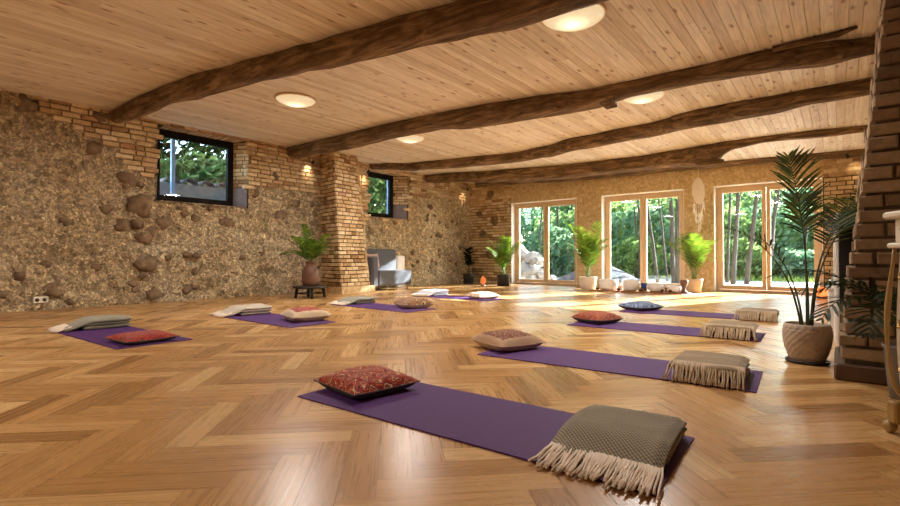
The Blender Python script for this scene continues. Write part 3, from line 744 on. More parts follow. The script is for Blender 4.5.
# ------------------------------------------------------------------ yoga mats
MATS = [(-2.279,1.522,.036,'dark purple yoga mat closest to the camera under the red medallion cushion'),
        (-2.19,3.06,.054,'purple yoga mat second from the camera on the right side'),
        (-2.381,5.049,.032,'purple yoga mat under the orange cushion on the right side'),
        (-2.409,6.761,.05,'purple yoga mat under the blue cushion'),
        (-6.446,1.307,.042,'purple yoga mat at far left under the flat red cushion'),
        (-6.424,2.987,-.006,'purple yoga mat near the left wall under the cream and red cushion'),
        (-6.48,4.91,-.049,'purple yoga mat in front of the brick buttress'),
        (-6.62,7.0,0.0,'purple yoga mat in the sunlight near the grey armchair')]
for (x, y, t, l) in MATS:
    b = MB(); nx, ny = 40, 10; Lm, Wm, th = 1.83, 0.61, 0.006
    vs = []
    def crn(u, v):
        return (Lm*u, Wm*v)
    for side in (0, 1):
        for i in range(nx+1):
            for k in range(ny+1):
                px, py = crn(i/nx, k/ny); lift = 0.0022*max(0, noise.noise(Vector((px*2, py*3, x))))
                vs.append((px, py, 0.0005 + (th if side else 0) + (lift if side else 0)))
    o_ = (nx+1)*(ny+1); fs = []
    for i in range(nx):
        for k in range(ny):
            a = i*(ny+1)+k; q = (a, a+ny+1, a+ny+2, a+1)
            fs.append(tuple(o_+z for z in q)); fs.append(tuple(reversed(q)))
    for i in range(nx):
        a, c = i*(ny+1), (i+1)*(ny+1); fs.append((a, c, c+o_, a+o_)); fs.append((c+ny, a+ny, a+ny+o_, c+ny+o_))
    for k in range(ny):
        fs.append((k+1, k, k+o_, k+1+o_)); a = nx*(ny+1)+k; fs.append((a, a+1, a+1+o_, a+o_))
    b.add(vs, fs, 0, False)
    tag(b.build('yoga_mat', M['mat'], None, (x, y, 0), t), l, 'yoga mat', 'purple yoga mats')

# ------------------------------------------------------------------ cushions
KR, KO, KB, KC, KN = S(176, 52, 36), S(206, 112, 58), S(52, 50, 70), S(220, 190, 146), S(120, 42, 32)
kil = [mat_kilim('kilim_red', [KR, KN, KR, KO, KB, KR, KC, KN], 4.0, 0.0),
       mat_kilim('kilim_rust_on_beige', [S(94, 44, 32), S(176, 132, 96), S(84, 38, 28), S(120, 62, 42)], 5.0, 1.3, (S(186, 152, 120), 0.39)),
       mat_kilim('kilim_orange', [S(164, 82, 56), S(136, 60, 42), S(184, 112, 78), S(110, 54, 42)], 4.5, 2.1),
       mat_kilim('kilim_blue', [S(74, 92, 128), S(120, 142, 176), S(56, 66, 92), S(160, 176, 198)], 4.0, 3.3),
       mat_kilim('kilim_scarlet', [S(172, 40, 30), S(120, 26, 24), S(196, 88, 58), S(60, 60, 56), S(172, 40, 30)], 5.0, 4.2),
       mat_kilim('kilim_cream_zigzag', [S(150, 30, 32), S(196, 140, 112), S(140, 28, 30), S(160, 44, 40)], 5.0, 5.6, (S(220, 198, 166), 0.36)),
       mat_kilim('kilim_brown', [S(122, 74, 46), S(206, 180, 140), S(88, 50, 34), S(182, 140, 96), S(140, 92, 58)], 4.0, 6.1),
       mat_kilim('kilim_sand', [S(206, 180, 152), S(216, 194, 168), S(180, 142, 112), S(222, 204, 180)], 3.0, 7.7)]
def pillow_panel(size, h, up, seed, nz0=20):
    b = MB(); n = nz0; vs = []; uv = []
    for i in range(n+1):
        for k in range(n+1):
            u, v = -1+2*i/n, -1+2*k/n
            px = u*(1-0.10*(1-v*v)**1.0*abs(u)**1.5)*size/2; py = v*(1-0.10*(1-u*u)*abs(v)**1.5)*size/2
            e = max(0.0, (1-u**4)*(1-v**4))
            f = e**0.42*(0.62+0.38*sqrt(max(0, (1-u*u)*(1-v*v))))
            wr = 0.012*noise.noise(Vector((u*2.4, v*2.4, seed)))*e + 0.006*noise.noise(Vector((u*6, v*6, seed)))*e
            edge = 0.34*h + 0.10*h*(abs(u*v))**2
            z = edge + ((h*0.66*f + wr) if up else -(0.34*h*min(1, f*1.5)))
            if not up: z = max(z, 0.0)
            vs.append((px, py, z)); uv.append((i/n, k/n))
    fs = []
    for i in range(n):
        for k in range(n):
            q = (i*(n+1)+k, (i+1)*(n+1)+k, (i+1)*(n+1)+k+1, i*(n+1)+k+1)
            fs.append(q if up else tuple(reversed(q)))
    b.add(vs, fs, 0, True, uv); return b
PIL = [(-2.09,1.845,-8,.43,.11,'red kilim cushion with a medallion pattern on the closest mat'),
       (-2.16,3.45,-21,.45,.135,'beige cushion with a rust-brown motif on the second mat of the right side'),
       (-2.20,5.46,-19,.42,.125,'orange-red cushion lying on a mat on the right side'),
       (-2.26,7.22,-24,.46,.12,'blue patterned cushion on the mat nearest the white bowls'),
       (-4.88,1.66,4,.44,.085,'flat scarlet cushion on the far left mat'),
       (-5.02,3.46,-14,.47,.15,'cream cushion with a red zigzag centre near the left wall'),
       (-5.06,5.40,-24,.50,.15,'brown and cream kilim cushion on the mat in front of the buttress'),
       (-5.17,7.40,-22,.48,.12,'pale sand cushion in the sunlight on the mat near the grey armchair')]
for i, (x, y, rz, sz, h_, l) in enumerate(PIL):
    o = thing('cushion', l, 'cushion', (x, y, 0.0068), radians(rz), 'patterned cushions on the mats')
    pillow_panel(sz, h_, True, i*5.5).build('front_panel', kil[i], o)
    pillow_panel(sz, h_, False, i*5.5).build('back_panel', M['greyback'] if i in (0, 2, 3, 4) else simple('linen_back_%d' % i, S(186, 156, 124), S(204, 176, 146), 40, 0.9), o)
    b = MB()      # piping along the seam
    ring = []
    n = 20
    for (a, c) in ([(-1+2*k/n, -1) for k in range(n)] + [(1, -1+2*k/n) for k in range(n)] + [(1-2*k/n, 1) for k in range(n)] + [(-1, 1-2*k/n) for k in range(n)]):
        ring.append((a*(1-0.10*(1-c*c)*abs(a)**1.5)*sz/2, c*(1-0.10*(1-a*a)*abs(c)**1.5)*sz/2, 0.34*h_+0.10*h_*(abs(a*c))**2))
    ring.append(ring[0]); b.tube(ring, 0.0035, 6, 0, False); b.build('piping', M['greyback'] if i in (0, 2, 3, 4) else M['fringe_tan'], o)

# ------------------------------------------------------------------ folded throws with fringes
WV = {'green': mat_weave('grey_green_weave', S(92, 84, 66), S(176, 164, 138)), 'tan': mat_weave('taupe_weave', S(132, 112, 84), S(172, 150, 118), 30, 0.7),
      'sage': mat_weave('sage_grey_weave', S(124, 122, 106), S(176, 172, 152), 30, 0.6), 'pale': mat_weave('pale_grey_weave', S(178, 166, 146), S(212, 202, 184), 30, 0.6),
      'white': mat_weave('blue_white_weave', S(196, 198, 206), S(226, 226, 230), 30, 0.5)}
def throw(x, y, rz, sxx, syy, h_, wv, fr_m, nfr, seed, label, base=0.0068, droop=0.45, fl=0.10, hang=False):
    o = thing('folded_throw', label, 'blanket', (x, y, base), radians(rz), 'folded throws with fringes')
    rs = random.Random(seed); nl = 3; tl = h_/nl
    b = MB(); n = 30
    for li in range(nl):
        last = li == nl-1
        off = (rs.uniform(-.012, .012), 0.0 if last else rs.uniform(0.02, 0.05))
        ysn = 26; vs = []; uv = []
        w = sxx/2 - (0.0 if last else rs.uniform(0.0, 0.015))
        for i in range(ysn+1):
            t = i/ysn; ylo = -syy/2 + (0 if last else droop*syy*0.55)
            yy = lerp(ylo, syy/2 + (0.006 if last else rs.uniform(-0.004, 0.004)), t)
            zz = tl*(li+0.5)
            if last:
                q = min(1, max(0, (yy+syy/2)/(droop*syy))); q = q*q*(3-2*q); zz = lerp(zz*0.93 if hang else tl*0.55, zz, q)
            endf = 1.0
            if i == 0: endf = 0.45
            if i == ysn: endf = 0.25
            for k in range(n):
                a = 2*pi*k/n; ca, sa = cos(a), sin(a)
                px = w*math.copysign(abs(ca)**0.35, ca); pz = tl*0.53*endf*math.copysign(abs(sa)**0.75, sa)
                nz_ = Vector((px*5+seed, yy*5, li*4.0))
                up = (1 if sa > 0 else 0.25)
                pz += (0.010*noise.noise(nz_) + 0.005*noise.noise(nz_*2.6))*up*(1.2 if last else 0.6)
                px += 0.008*noise.noise(Vector((yy*4, li*3.0, seed + (5 if ca > 0 else 0))))
                if last and abs(ca) > 0.8: pz -= 0.008
                vs.append((px+off[0], yy+off[1]*(1-t), max(0.0005, zz+pz))); uv.append((px, yy))
        fs = []
        for i in range(ysn):
            for k in range(n): fs.append((i*n+k, i*n+(k+1)%n, (i+1)*n+(k+1)%n, (i+1)*n+k))
        fs.append(tuple(reversed(range(n)))); fs.append(tuple(range(ysn*n, (ysn+1)*n)))
        b.add(vs, fs, 0, True, uv)
    b.build('woven_cloth', WV[wv], o)
    b = MB()
    for k in range(nfr):
        px = lerp(-sxx/2+0.008, sxx/2-0.008, (k+rs.uniform(-.3,.3))/(nfr-1)); ex = px + rs.uniform(-.022, .022) - (0.02 if k < 3 else 0) + (0.02 if k > nfr-4 else 0)
        y0 = -syy/2 + 0.055 + rs.uniform(0, .015); z0 = (h_*1.02 if hang else tl*1.1 + 0.006); L = fl*rs.uniform(0.8, 1.15); zm = h_*.8 if hang else tl*.9; zq = h_*.35 if hang else tl*.45; dy = 0.062 if hang else 0.05
        pts = [(px, y0, z0), (lerp(px,ex,.3)+rs.uniform(-.004,.004), y0-dy, zm), (lerp(px,ex,.7)+rs.uniform(-.006,.006), y0-dy-L*(0.3 if hang else 0.5), zq), (ex, y0-dy-L*rs.uniform(.75,1), 0.006)]
        b.tube(pts, [0.0044, 0.0048, 0.0042, 0.005], 5)
    b.build('fringe', fr_m, o)
throw(-0.675, 1.90, 3, .41, .52, .08, 'green', M['fringe_cream'], 88, 11, 'grey-green woven throw with a cream fringe on the closest mat', fl=.11)
throw(-0.64, 3.45, 3, .41, .48, .10, 'tan', M['fringe_tan'], 84, 12, 'taupe folded throw with a tan fringe on the second mat of the right side', hang=True, fl=.09)
throw(-0.83, 5.38, 2, .42, .46, .11, 'tan', M['fringe_tan'], 74, 13, 'taupe folded throw with ragged fringe beside the orange-cushion mat end', hang=True, fl=.09)
throw(-0.79, 7.05, 2, .42, .46, .11, 'tan', M['fringe_tan'], 66, 14, 'small brown folded throw on the blue-cushion mat nearest the glazed doors', hang=True, fl=.09)
throw(-6.22, 1.66, -4, .36, .58, .11, 'sage', M['fringe_cream'], 44, 15, 'sage grey folded throw at the far left with a pinkish cream fringe')
throw(-6.20, 3.32, -8, .42, .58, .11, 'pale', M['fringe_cream'], 40, 16, 'pale grey folded throw near the left wall on the mat with the cream cushion')
throw(-6.28, 5.28, -6, .42, .58, .10, 'sage', M['fringe_cream'], 36, 17, 'sage folded throw with a white fringe at the foot of the brick buttress')
throw(-6.42, 7.36, -4, .44, .60, .11, 'white', M['fringe_tan'], 36, 18, 'white folded throw with a brown fringe in the sunlight')

# ------------------------------------------------------------------ plants
def leaf_blade(b, p, d, side, L, w, droop, m=0, seg=3):
    """pointed folded blade from p along d"""
    d = d.normalized(); s = d.cross(side)
    if s.length < 1e-3: s = Vector((1,0,0))
    s.normalize(); vs = []; prev = p.copy(); dd = d.copy()
    for i in range(seg+1):
        t = i/seg; ww = w*(0.35+0.65*sin(pi*min(1, t*0.9+0.12)))*(1 if i < seg else 0.04)
        vs += [prev - s*ww/2, prev + s*ww/2]
        dd = (dd + Vector((0,0,-droop/seg))).normalized(); prev = prev + dd*(L/seg)
    b.add(vs, [(2*i, 2*i+1, 2*i+3, 2*i+2) for i in range(seg)], m, False)
def frond_mesh(base, az, elev, length, curl, nleaf, ll, lw, bare=0.3, ldroop=0.35, r0=0.006, seedv=0, vee=0.5, fwd=0.68):
    rs = random.Random(seedv); b = MB(); p = Vector(base); pts = [p.copy()]; e = elev; n = 22
    dirs = []
    for i in range(n):
        d = Vector((cos(az)*cos(e), sin(az)*cos(e), sin(e))); dirs.append(d); p = p + d*(length/n); pts.append(p.copy()); e -= curl/n*(0.4+1.2*i/n)
    b.tube(pts, [lerp(r0, 0.0012, i/n) for i in range(n+1)], 6, 1)
    for k in range(nleaf):
        t = bare + (1-bare)*(k/(nleaf-1))**0.9; i = min(n-1, int(t*n)); fr_ = t*n-i
        q = pts[i].lerp(pts[i+1], fr_); d = dirs[i]; lat = d.cross(Vector((0,0,1)))
        if lat.length < 0.05: lat = Vector((-sin(az), cos(az), 0))
        lat.normalize(); upv = lat.cross(d).normalized()
        sz = sin(pi*min(1, 0.18+0.82*(k/(nleaf-1))))**0.7*0.75+0.25
        for sg in (-1, 1):
            dd = d*rs.uniform(fwd-.13, fwd+.13) + lat*sg*rs.uniform(0.75, 1.0) + upv*(vee*rs.uniform(0.3, 0.7))
            leaf_blade(b, q, dd, upv, ll*sz*rs.uniform(.85, 1.1), lw*rs.uniform(.85, 1.1), ldroop*rs.uniform(.6, 1.4), 0)
    return b
def pot(o, prof, m, soil_r, soil_z, n=36, mod=None, name='pot'):
    b = MB(); b.lathe(prof, n, (0,0,0), 0, True, mod); b.build(name, m, o)
    b = MB(); b.lathe([(0.002, soil_z+0.01), (soil_r*0.6, soil_z+0.012), (soil_r, soil_z), (soil_r, soil_z-0.02), (0.002, soil_z-0.02)], 20); b.build('soil', M['soil'], o)

# big palm by the right buttress
o = thing('potted_palm', 'tall dark areca palm in a dimpled taupe pot beside the right brick buttress', 'potted plant', (-0.185, 4.33, 0))
b = MB(); nn = 96; prof = [(r_*.80, z_*.97) for (r_, z_) in [(0.118,0.012),(0.128,0.014),(0.146,0.05),(0.166,0.10),(0.179,0.15),(0.185,0.20),(0.184,0.235),(0.178,0.262),(0.170,0.283),(0.164,0.288),(0.158,0.283),(0.158,0.24),(0.002,0.238)]]
pf_ = []
for (r1, z1_), (r2, z2_) in zip(prof, prof[1:]):
    m_ = 5 if z2_ > z1_ and z2_ < 0.262 else 1
    for q in range(m_): pf_.append((lerp(r1, r2, q/m_), lerp(z1_, z2_, q/m_)))
pf_.append(prof[-1])
def dim(r, z, t, i):
    if r < 0.092 or z > 0.262 or z < 0.02: return r
    row = math.floor(z/0.022); a = sin(t*20 + (pi if row % 2 else 0)); c = sin(pi*(z/0.022-row))
    return r + 0.007*max(0, a)*c - 0.003
b.lathe(pf_, nn, (0,0,0), 0, True, dim); b.build('pot', M['pot_taupe'], o)
b = MB(); b.lathe([(0.002,0.235),(0.1,0.236),(0.126,0.232),(0.126,0.215),(0.002,0.215)], 24); b.build('soil', M['soil'], o)
b = MB(); b.lathe([(0.002,0.0005),(0.12,0.0005),(0.131,0.008),(0.134,0.02),(0.127,0.021),(0.12,0.011),(0.002,0.0105)], 36); b.build('saucer', M['pot_black'], o)
FR = [((0.01,0.0,.21), radians(232), radians(90), 1.28, 0.36, 24, .27, .016, .60),     # the tall upright frond
      ((0.02,0.02,.21), radians(58), radians(85), 1.34, 1.35, 28, .26, .016, .58),
      ((0.02,0.0,.21), radians(70), radians(83), 1.28, 1.8, 26, .26, .016, .55),
      ((0.0,0.02,.21), radians(95), radians(86), 1.25, 1.1, 26, .22, .016, .6),
      ((-0.03,0.0,.21), radians(176), radians(84), 0.98, 1.25, 9, .15, .019, .66),
      ((-0.02,-0.02,.21), radians(205), radians(86), 0.80, 0.9, 7, .14, .017, .66),
      ((0.03,0.03,.21), radians(45), radians(88), 1.26, 1.5, 26, .22, .016, .62)]
for i, (bs, az, el, L, cu, nl, ll, lw, bare) in enumerate(FR):
    frond_mesh(bs, az, el, L, cu, nl, ll, lw, bare, 0.35, 0.009, i+1, 0.5, 1.0 if i == 0 else 0.75).build('frond', [M['leafdark'], M['stemdark']], o)

# grey planter with a drooping plant in front of the buttress
o = thing('potted_palm', 'dark drooping plant in a slim grey planter between the right buttress and the cream chest', 'potted plant', (0.29, 3.52, 0))
pot(o, [(0.075,0.0),(0.085,0.002),(0.095,0.1),(0.108,0.265),(0.114,0.27),(0.116,0.285),(0.108,0.286),(0.10,0.25),(0.002,0.245)], M['pot_grey'], 0.098, 0.25)
for i in range(11):
    az = radians(165 + i*17 + U(-8, 8)); frond_mesh((0,0,.25), az, radians(U(66, 84)), U(.6, .85), U(1.7, 2.6), 14, .17, .016, .38, .5, .006, 40+i).build('frond', [M['leafdeep'], M['stemdark']], o)

def small_palm(x, y, label, potprof, potm, soilr, soilz, n, hh, spread, leafm, seed, ll=.2, lw=.018):
    o = thing('potted_palm', label, 'potted plant', (x, y, 0))
    pot(o, potprof, potm, soilr, soilz)
    rs = random.Random(seed)
    for i in range(n):
        az = 2*pi*i/n + rs.uniform(-.3, .3); el = radians(rs.uniform(70, 84) if i % 3 else rs.uniform(82, 89))
        cu = spread*rs.uniform(.7, 1.3)
        if sin(az) > .2: cu *= .35; el = max(el, radians(83))
        frond_mesh((rs.uniform(-.04,.04), rs.uniform(-.04,.04), soilz), az, el, hh*rs.uniform(.6, 1.08), cu, 26, ll, lw, .34, .4, .007, seed*10+i, .5).build('frond', [leafm, M['stem']], o)
P1 = [(0.115,0.0),(0.13,0.004),(0.15,0.15),(0.168,0.285),(0.172,0.295),(0.165,0.298),(0.158,0.27),(0.002,0.262)]
small_palm(-7.19, 11.28, 'green areca palm in a dark pot at the left edge of the first glazed door', [(0.16,0),(0.17,.004),(0.185,0.28),(0.19,0.31),(0.18,0.31),(0.175,0.27),(0.002,0.265)], M['pot_black'], .17, .27, 14, 1.08, .8, M['leafbright'], 3, .24, .019)
small_palm(-4.71, 11.15, 'bright yellow-green areca palm in a white pot between the first two glazed doors', [(0.15,0),(0.165,.005),(0.195,0.15),(0.205,0.28),(0.21,0.31),(0.2,0.312),(0.19,0.27),(0.002,0.265)], M['pot_white'], .185, .27, 18, 1.42, 1.15, M['leafbright'], 4, .27, .019)
small_palm(-2.50, 11.72, 'areca palm in a beige pot below the dreamcatcher', [(0.12,0),(0.135,.005),(0.15,0.13),(0.17,0.24),(0.175,0.30),(0.165,0.302),(0.158,0.26),(0.002,0.255)], M['pot_beige'], .155, .26, 16, 1.2, 1.25, M['leafbright'], 5, .25, .018)
small_palm(0.14, 11.9, 'slim plant in a beige pot in the far right corner', [(0.10,0),(0.115,.004),(0.125,0.2),(0.135,0.30),(0.127,0.302),(0.12,0.27),(0.002,0.265)], M['pot_beige'], .115, .27, 7, 0.8, .5, M['leafbright'], 6, .16, .02)

# rubber plant in the far left corner
o = thing('potted_rubber_plant', 'dark rubber plant in a black pot in the far left corner', 'potted plant', (-8.55, 11.5, 0))
pot(o, [(0.13,0),(0.14,.004),(0.165,0.28),(0.17,0.30),(0.16,0.30),(0.155,0.27),(0.002,0.265)], M['pot_black'], .15, .27)
b = MB(); b.tube([(0,0,.26),(0.02,0,.5),(0,0.02,.8),(0.01,0,1.0)], [.018,.015,.012,.006], 8); b.build('stem', M['stemdark'], o)
b = MB(); rs = random.Random(4)
for i in range(95):
    z = rs.uniform(.5, 1.02); a = rs.uniform(0, 2*pi); d = Vector((cos(a), sin(a), rs.uniform(.1, .9)))
    leaf_blade(b, Vector((0,0,z)) + d*0.05, d, Vector((0,0,1)), rs.uniform(.16,.26), .10, .5, 0, 4)
b.build('foliage', M['leafdeep'], o)

# stool with the vase and its fern
o = thing('stool', 'low round black wooden stool under the brown vase', 'stool', (-7.86, 5.52, 0))
b = MB(); b.lathe([(0.002,.185),(0.31,.185),(0.33,.19),(0.33,.222),(0.32,.23),(0.002,.23)], 36); b.build('seat', M['blackwood'], o)
for k in range(4):
    a = pi/4 + k*pi/2 + .3; b = MB(); b.tube([(0.27*cos(a),0.27*sin(a),0.0),(0.24*cos(a),0.24*sin(a),.19)], [.026,.03], 8); b.build('leg', M['blackwood'], o)
b = MB(); b.tube([(0.22*cos(t),0.22*sin(t),.09) for t in [k*pi/12 for k in range(25)]], .012, 6); b.build('stretcher', M['blackwood'], o)
o = thing('vase', 'brown stoneware churn vase standing on the black stool', 'vase', (-7.88, 5.54, 0.2305))
b = MB(); b.lathe([(r_*.84, z_) for (r_, z_) in [(0.14,0),(0.165,.01),(0.185,.08),(0.19,.2),(0.185,.27),(0.15,.34),(0.105,.38),(0.10,.42),(0.125,.455),(0.13,.465),(0.118,.465),(0.09,.42),(0.09,.37),(0.002,.34)]], 32); b.build('body', M['terracotta'], o)
b = MB(); b.tube([(0.13*cos(t)+0.0,0.0,.36+.07*sin(t)) if False else (0.09+0.07*sin(t),0,.33+.1*cos(t)) for t in [k*pi/8 for k in range(9)]], .013, 8); b.build('handle', M['terracotta'], o)
o = thing('fern', 'green fern sprays standing in the brown vase', 'plant', (-7.88, 5.54, 0.63))
rs = random.Random(9)
for i in range(20):
    a = 2*pi*i/20 + rs.uniform(-.2,.2)
    frond_mesh((0,0,0.03), a, radians(rs.uniform(42, 84)), rs.uniform(.5,.8), rs.uniform(.7,1.6), 20, .15, .026, .2, .3, .004, 300+i).build('frond', [M['leaffern'], M['stem']], o)

# ------------------------------------------------------------------ grey armchair by the left wall
o = thing('armchair', 'grey upholstered one-armed lounge chair against the rubble wall', 'armchair', (-8.60, 7.47, 0))
b = MB(); b.rbox((-0.20,0.17,.12),(0.36,1.27,.47),.03); b.build('seat', M['greyfabric'], o)
b = MB(); b.rbox((-0.36,0.0,.12),(-0.16,1.27,.98),.04); b.build('backrest', M['greyfabric'], o)
b = MB(); b.rbox((-0.17,0.0,.10),(0.35,0.17,.80),.03); b.build('armrest', M['greyfabric'], o)
for (x, y) in ((.3,.07),(.3,1.18),(-.3,.07),(-.3,1.18)):
    b = MB(); b.tube([(x,y,0),(x*0.98,y,.125)], [.02,.028], 10); b.build('leg', M['legwood'], o)
o = thing('cushion', 'small patterned cushion leaning in the grey armchair', 'cushion', (-8.70, 7.86, 0.475), 0)
cm = mat_kilim('kilim_floral', [S(226, 214, 200), S(180, 70, 66), S(228, 216, 204), S(92, 84, 88), S(206, 150, 140)], 5.0, 9.2)
mt = Matrix.Translation((0,0,.20)) @ Matrix.Rotation(radians(78), 4, 'Y') @ Matrix.Translation((0,0,-.04))
for up, nm in ((True, 'front_panel'), (False, 'back_panel')):
    b = pillow_panel(.40, .12, up, 3.0, 14); b.v = [tuple(mt @ Vector(v)) for v in b.v]; b.build(nm, cm, o)
b = MB(); b.rbox((0,0,0),(0.10,0.30,0.82),.02); o = b.build('bolster', M['white'], None, (-8.98, 8.86, 0)); tag(o, 'white upright bolster against the wall beside the grey armchair', 'bolster')

# ------------------------------------------------------------------ singing bowls row
b = MB(); b.rbox((-1.08,-0.16,0),(1.02,0.16,0.022),.006); tag(b.build('display_board', M['woodwarm'], None, (-3.46, 11.0, 0), radians(6)), 'long low wooden board on the floor under the white singing bowls', 'board')
def bowl(x, y, r, h_, label):
    b = MB(); b.lathe([(0.02,0),(r*.6,0.002),(r*.86,.03),(r*.97,h_*.3),(r,h_*.6),(r,h_),(r*.95,h_),(r*.94,h_*.5),(r*.8,.05),(0.002,.03)], 36)
    tag(b.build('singing_bowl', M['crystal'], None, (x, y, 0.0225)), label, 'singing bowl', 'white crystal singing bowls')
bowl(-4.14, 10.98, .21, .25, 'largest white crystal singing bowl at the left end of the row')
bowl(-3.66, 11.03, .185, .245, 'second white crystal singing bowl from the left, left of the blue jar')
bowl(-3.13, 11.06, .16, .18, 'white crystal singing bowl just right of the blue jar')
bowl(-2.74, 11.06, .13, .155, 'smallest white crystal singing bowl next to the wooden goblet')
def mallet(x, y, az, label):
    o = thing('mallet', label, 'mallet', (x, y, 0.0225), az, 'mallets in front of the singing bowls')
    b = MB(); b.lump((0,0,.034), (.042,.042,.034), 0, .05, 1, 2); b.build('head', M['darkwood'], o)
    b = MB(); b.tube([(0.03,0,.034),(0.18,0,.014)], [.009,.007], 8); b.build('stick', M['woodwarm'], o)
for k, (x, y, l) in enumerate(((-4.36,10.86,'left of and before the largest singing bowl'),(-3.87,10.86,'between the two biggest singing bowls'),(-3.42,10.93,'in front of the blue jar'),(-2.97,10.98,'between the two smaller singing bowls'),(-2.80,10.94,'in front of the smallest singing bowl'))):
    mallet(x, y, radians(-14), 'brown round-headed mallet ' + l)
o = thing('jar', 'blue jar with a dark base among the white singing bowls', 'jar', (-3.395, 11.10, 0.0225))
b = MB(); b.lathe([(0.05,0),(0.066,.004),(0.066,.055),(0.05,.06),(0.002,.06)], 24); b.build('base', M['darkwood'], o)
b = MB(); b.lathe([(0.05,.058),(0.062,.066),(0.062,.17),(0.055,.185),(0.04,.188),(0.002,.188)], 24); b.build('body', M['bluejar'], o)
for (x, y, l) in ((-3.91, 11.13, 'small wooden candle holder between the two largest bowls'), (-2.94, 11.16, 'small wooden candle holder between the two smaller bowls')):
    o = thing('candle_holder', l, 'candle holder', (x, y, 0.0225), 0, 'wooden candle holders among the bowls')
    b = MB(); b.lathe([(0.045,0),(0.05,.005),(0.03,.03),(0.022,.06),(0.04,.085),(0.045,.10),(0.03,.10),(0.002,.09)], 20); b.build('holder', M['woodwarm'], o)
    b = MB(); b.lathe([(0.025,.091),(0.026,.16),(0.02,.164),(0.002,.163)], 14); b.build('candle', M['cotton'], o)
b = MB(); b.lathe([(0.055,0),(0.066,.006),(0.066,.03),(0.035,.06),(0.026,.10),(0.05,.15),(0.075,.21),(0.082,.27),(0.074,.27),(0.06,.2),(0.002,.15)], 24)
tag(b.build('goblet', M['darkwood'], None, (-2.55, 11.03, 0.0225)), 'dark carved wooden goblet at the right end of the bowl row', 'goblet')
b = MB(); b.rbox((-0.30,-0.2,0),(0.30,0.2,0.008),.003)
tag(b.build('small_rug', simple('mauve_wool', S(150, 128, 152), S(172, 150, 170), 40, .95), None, (-2.28, 11.0, 0), radians(8)), 'small mauve rug beside the wooden goblet', 'rug')

# ------------------------------------------------------------------ dreamcatcher
o = thing('dreamcatcher', 'white feathered dreamcatcher hanging from the forked beam above the beige-pot palm', 'dreamcatcher', (-2.10, 10.25, 1.3), 0)
b = MB(); N = 40
hr = 0.245; hc = Vector((0, 0, 0.75))
an = Vector((1, 0, 0)); cx_, cz_ = Vector((0.42, 0.91, 0)).normalized(), Vector((0,0,1))
an = Vector((0.22, 0.975, 0)).normalized()
b.tube([hc + (an*cos(t)*0.245 + cz_*sin(t)*hr) for t in [2*pi*k/N for k in range(N+1)]], .010, 8, 0, False); b.build('hoop', M['cotton'], o)
b = MB(); nrm = an.cross(cz_)
ring = [hc + (an*cos(t)*.24 + cz_*sin(t)*.24) for t in [2*pi*k/N for k in range(N)]]
vs = [hc + nrm*.003] + [p + nrm*.003 for p in ring] + [hc - nrm*.003] + [p - nrm*.003 for p in ring]
b.add(vs, [(0, 1+k, 1+(k+1) % N) for k in range(N)] + [(N+1, N+2+(k+1) % N, N+2+k) for k in range(N)], 0)
b.build('lace_web', M['cotton'], o)
b = MB(); b.tube([hc+Vector((0,0,hr)), hc+Vector((0,0,hr+.22))], .004, 6); b.build('cord', M['cotton'], o)
rs = random.Random(2)
for k, (u, z0, L) in enumerate(((-.19,-.14,.26),(-.10,-.21,.36),(0,-.235,.50),(.07,-.23,.44),(.13,-.2,.38),(.2,-.1,.2))):
    b = MB(); p = hc + an*u + cz_*z0; b.tube([p, p+Vector((0,0,-L*.45))], .003, 5)
    q = p + Vector((0,0,-L*.4))
    for j in range(9):
        t = j/8; 
        for sg in (-1, 1):
            leaf_blade(b, q+Vector((0,0,-L*.6*t)), (an*sg*.6 + nrm*rs.uniform(-.4,.4) + Vector((0,0,-1))), nrm, .085, .022, .2, 0, 2)
    b.build('feather', M['feather'], o)

# ------------------------------------------------------------------ salt lamps
def salt_lamp(x, y, r, h_, label, m, seed):
    o = thing('salt_lamp', label, 'salt lamp', (x, y, 0))
    b = MB(); b.lathe([(r*.75,0),(r*.8,.004),(r*.78,.028),(r*.7,.03),(0.002,.03)], 20); b.build('base', M['darkwood'], o)
    b = MB(); b.lump((0,0,.03+h_*.48), (r, r, h_*.52), 0, .45, seed, 2, False)
    b.v = [(v[0]*(1-.35*max(0,(v[2]-.1)/h_)), v[1]*(1-.35*max(0,(v[2]-.1)/h_)), max(.029, v[2])) for v in b.v]; b.build('crystal', m, o)
salt_lamp(-7.62, 10.92, .08, .24, 'glowing orange salt lamp on the floor in front of the far left brick corner', M['flame'], 5)
salt_lamp(-0.25, 11.55, .12, .19, 'glowing orange salt lamp on the floor beside the right-hand glazed door', M['salt'], 8)

# ------------------------------------------------------------------ right side: bench, dark cabinet, chest
o = thing('bench', 'white bench with a sage cushion along the right wall beyond the black cabinet', 'bench', (0.12, 7.1, 0))
b = MB(); b.rbox((-0.21,-1.1,.02),(0.21,1.1,.44),.012); b.build('body', M['white'], o)
b = MB(); b.rbox((-0.225,-1.12,.44),(0.21,1.12,.475),.008); b.build('top', M['white'], o)
b = MB(); b.rbox((-0.19,-1.05,.476),(0.20,1.05,.55),.03); b.build('seat_cushion', M['seagreen'], o)
b = MB(); b.box((-0.19,-1.05,0),(0.20,1.05,.02)); b.build('plinth', M['white'], o)
o = thing('cabinet', 'tall black cabinet with a white front edge behind the right brick buttress', 'cabinet', (0.15, 5.35, 0))
b = MB(); b.rbox((-0.15,-0.3,.0),(0.2,0.3,1.12),.008); b.build('body', M['black'], o)
b = MB(); b.rbox((-0.175,-0.3,.0),(-0.151,0.3,1.12),.004); b.build('edge_board', M['white'], o)
b = MB(); b.rbox((-0.188,-0.27,.05),(-0.176,-0.005,1.08),.003); dr = b.build('door_panel', M['white'], o)
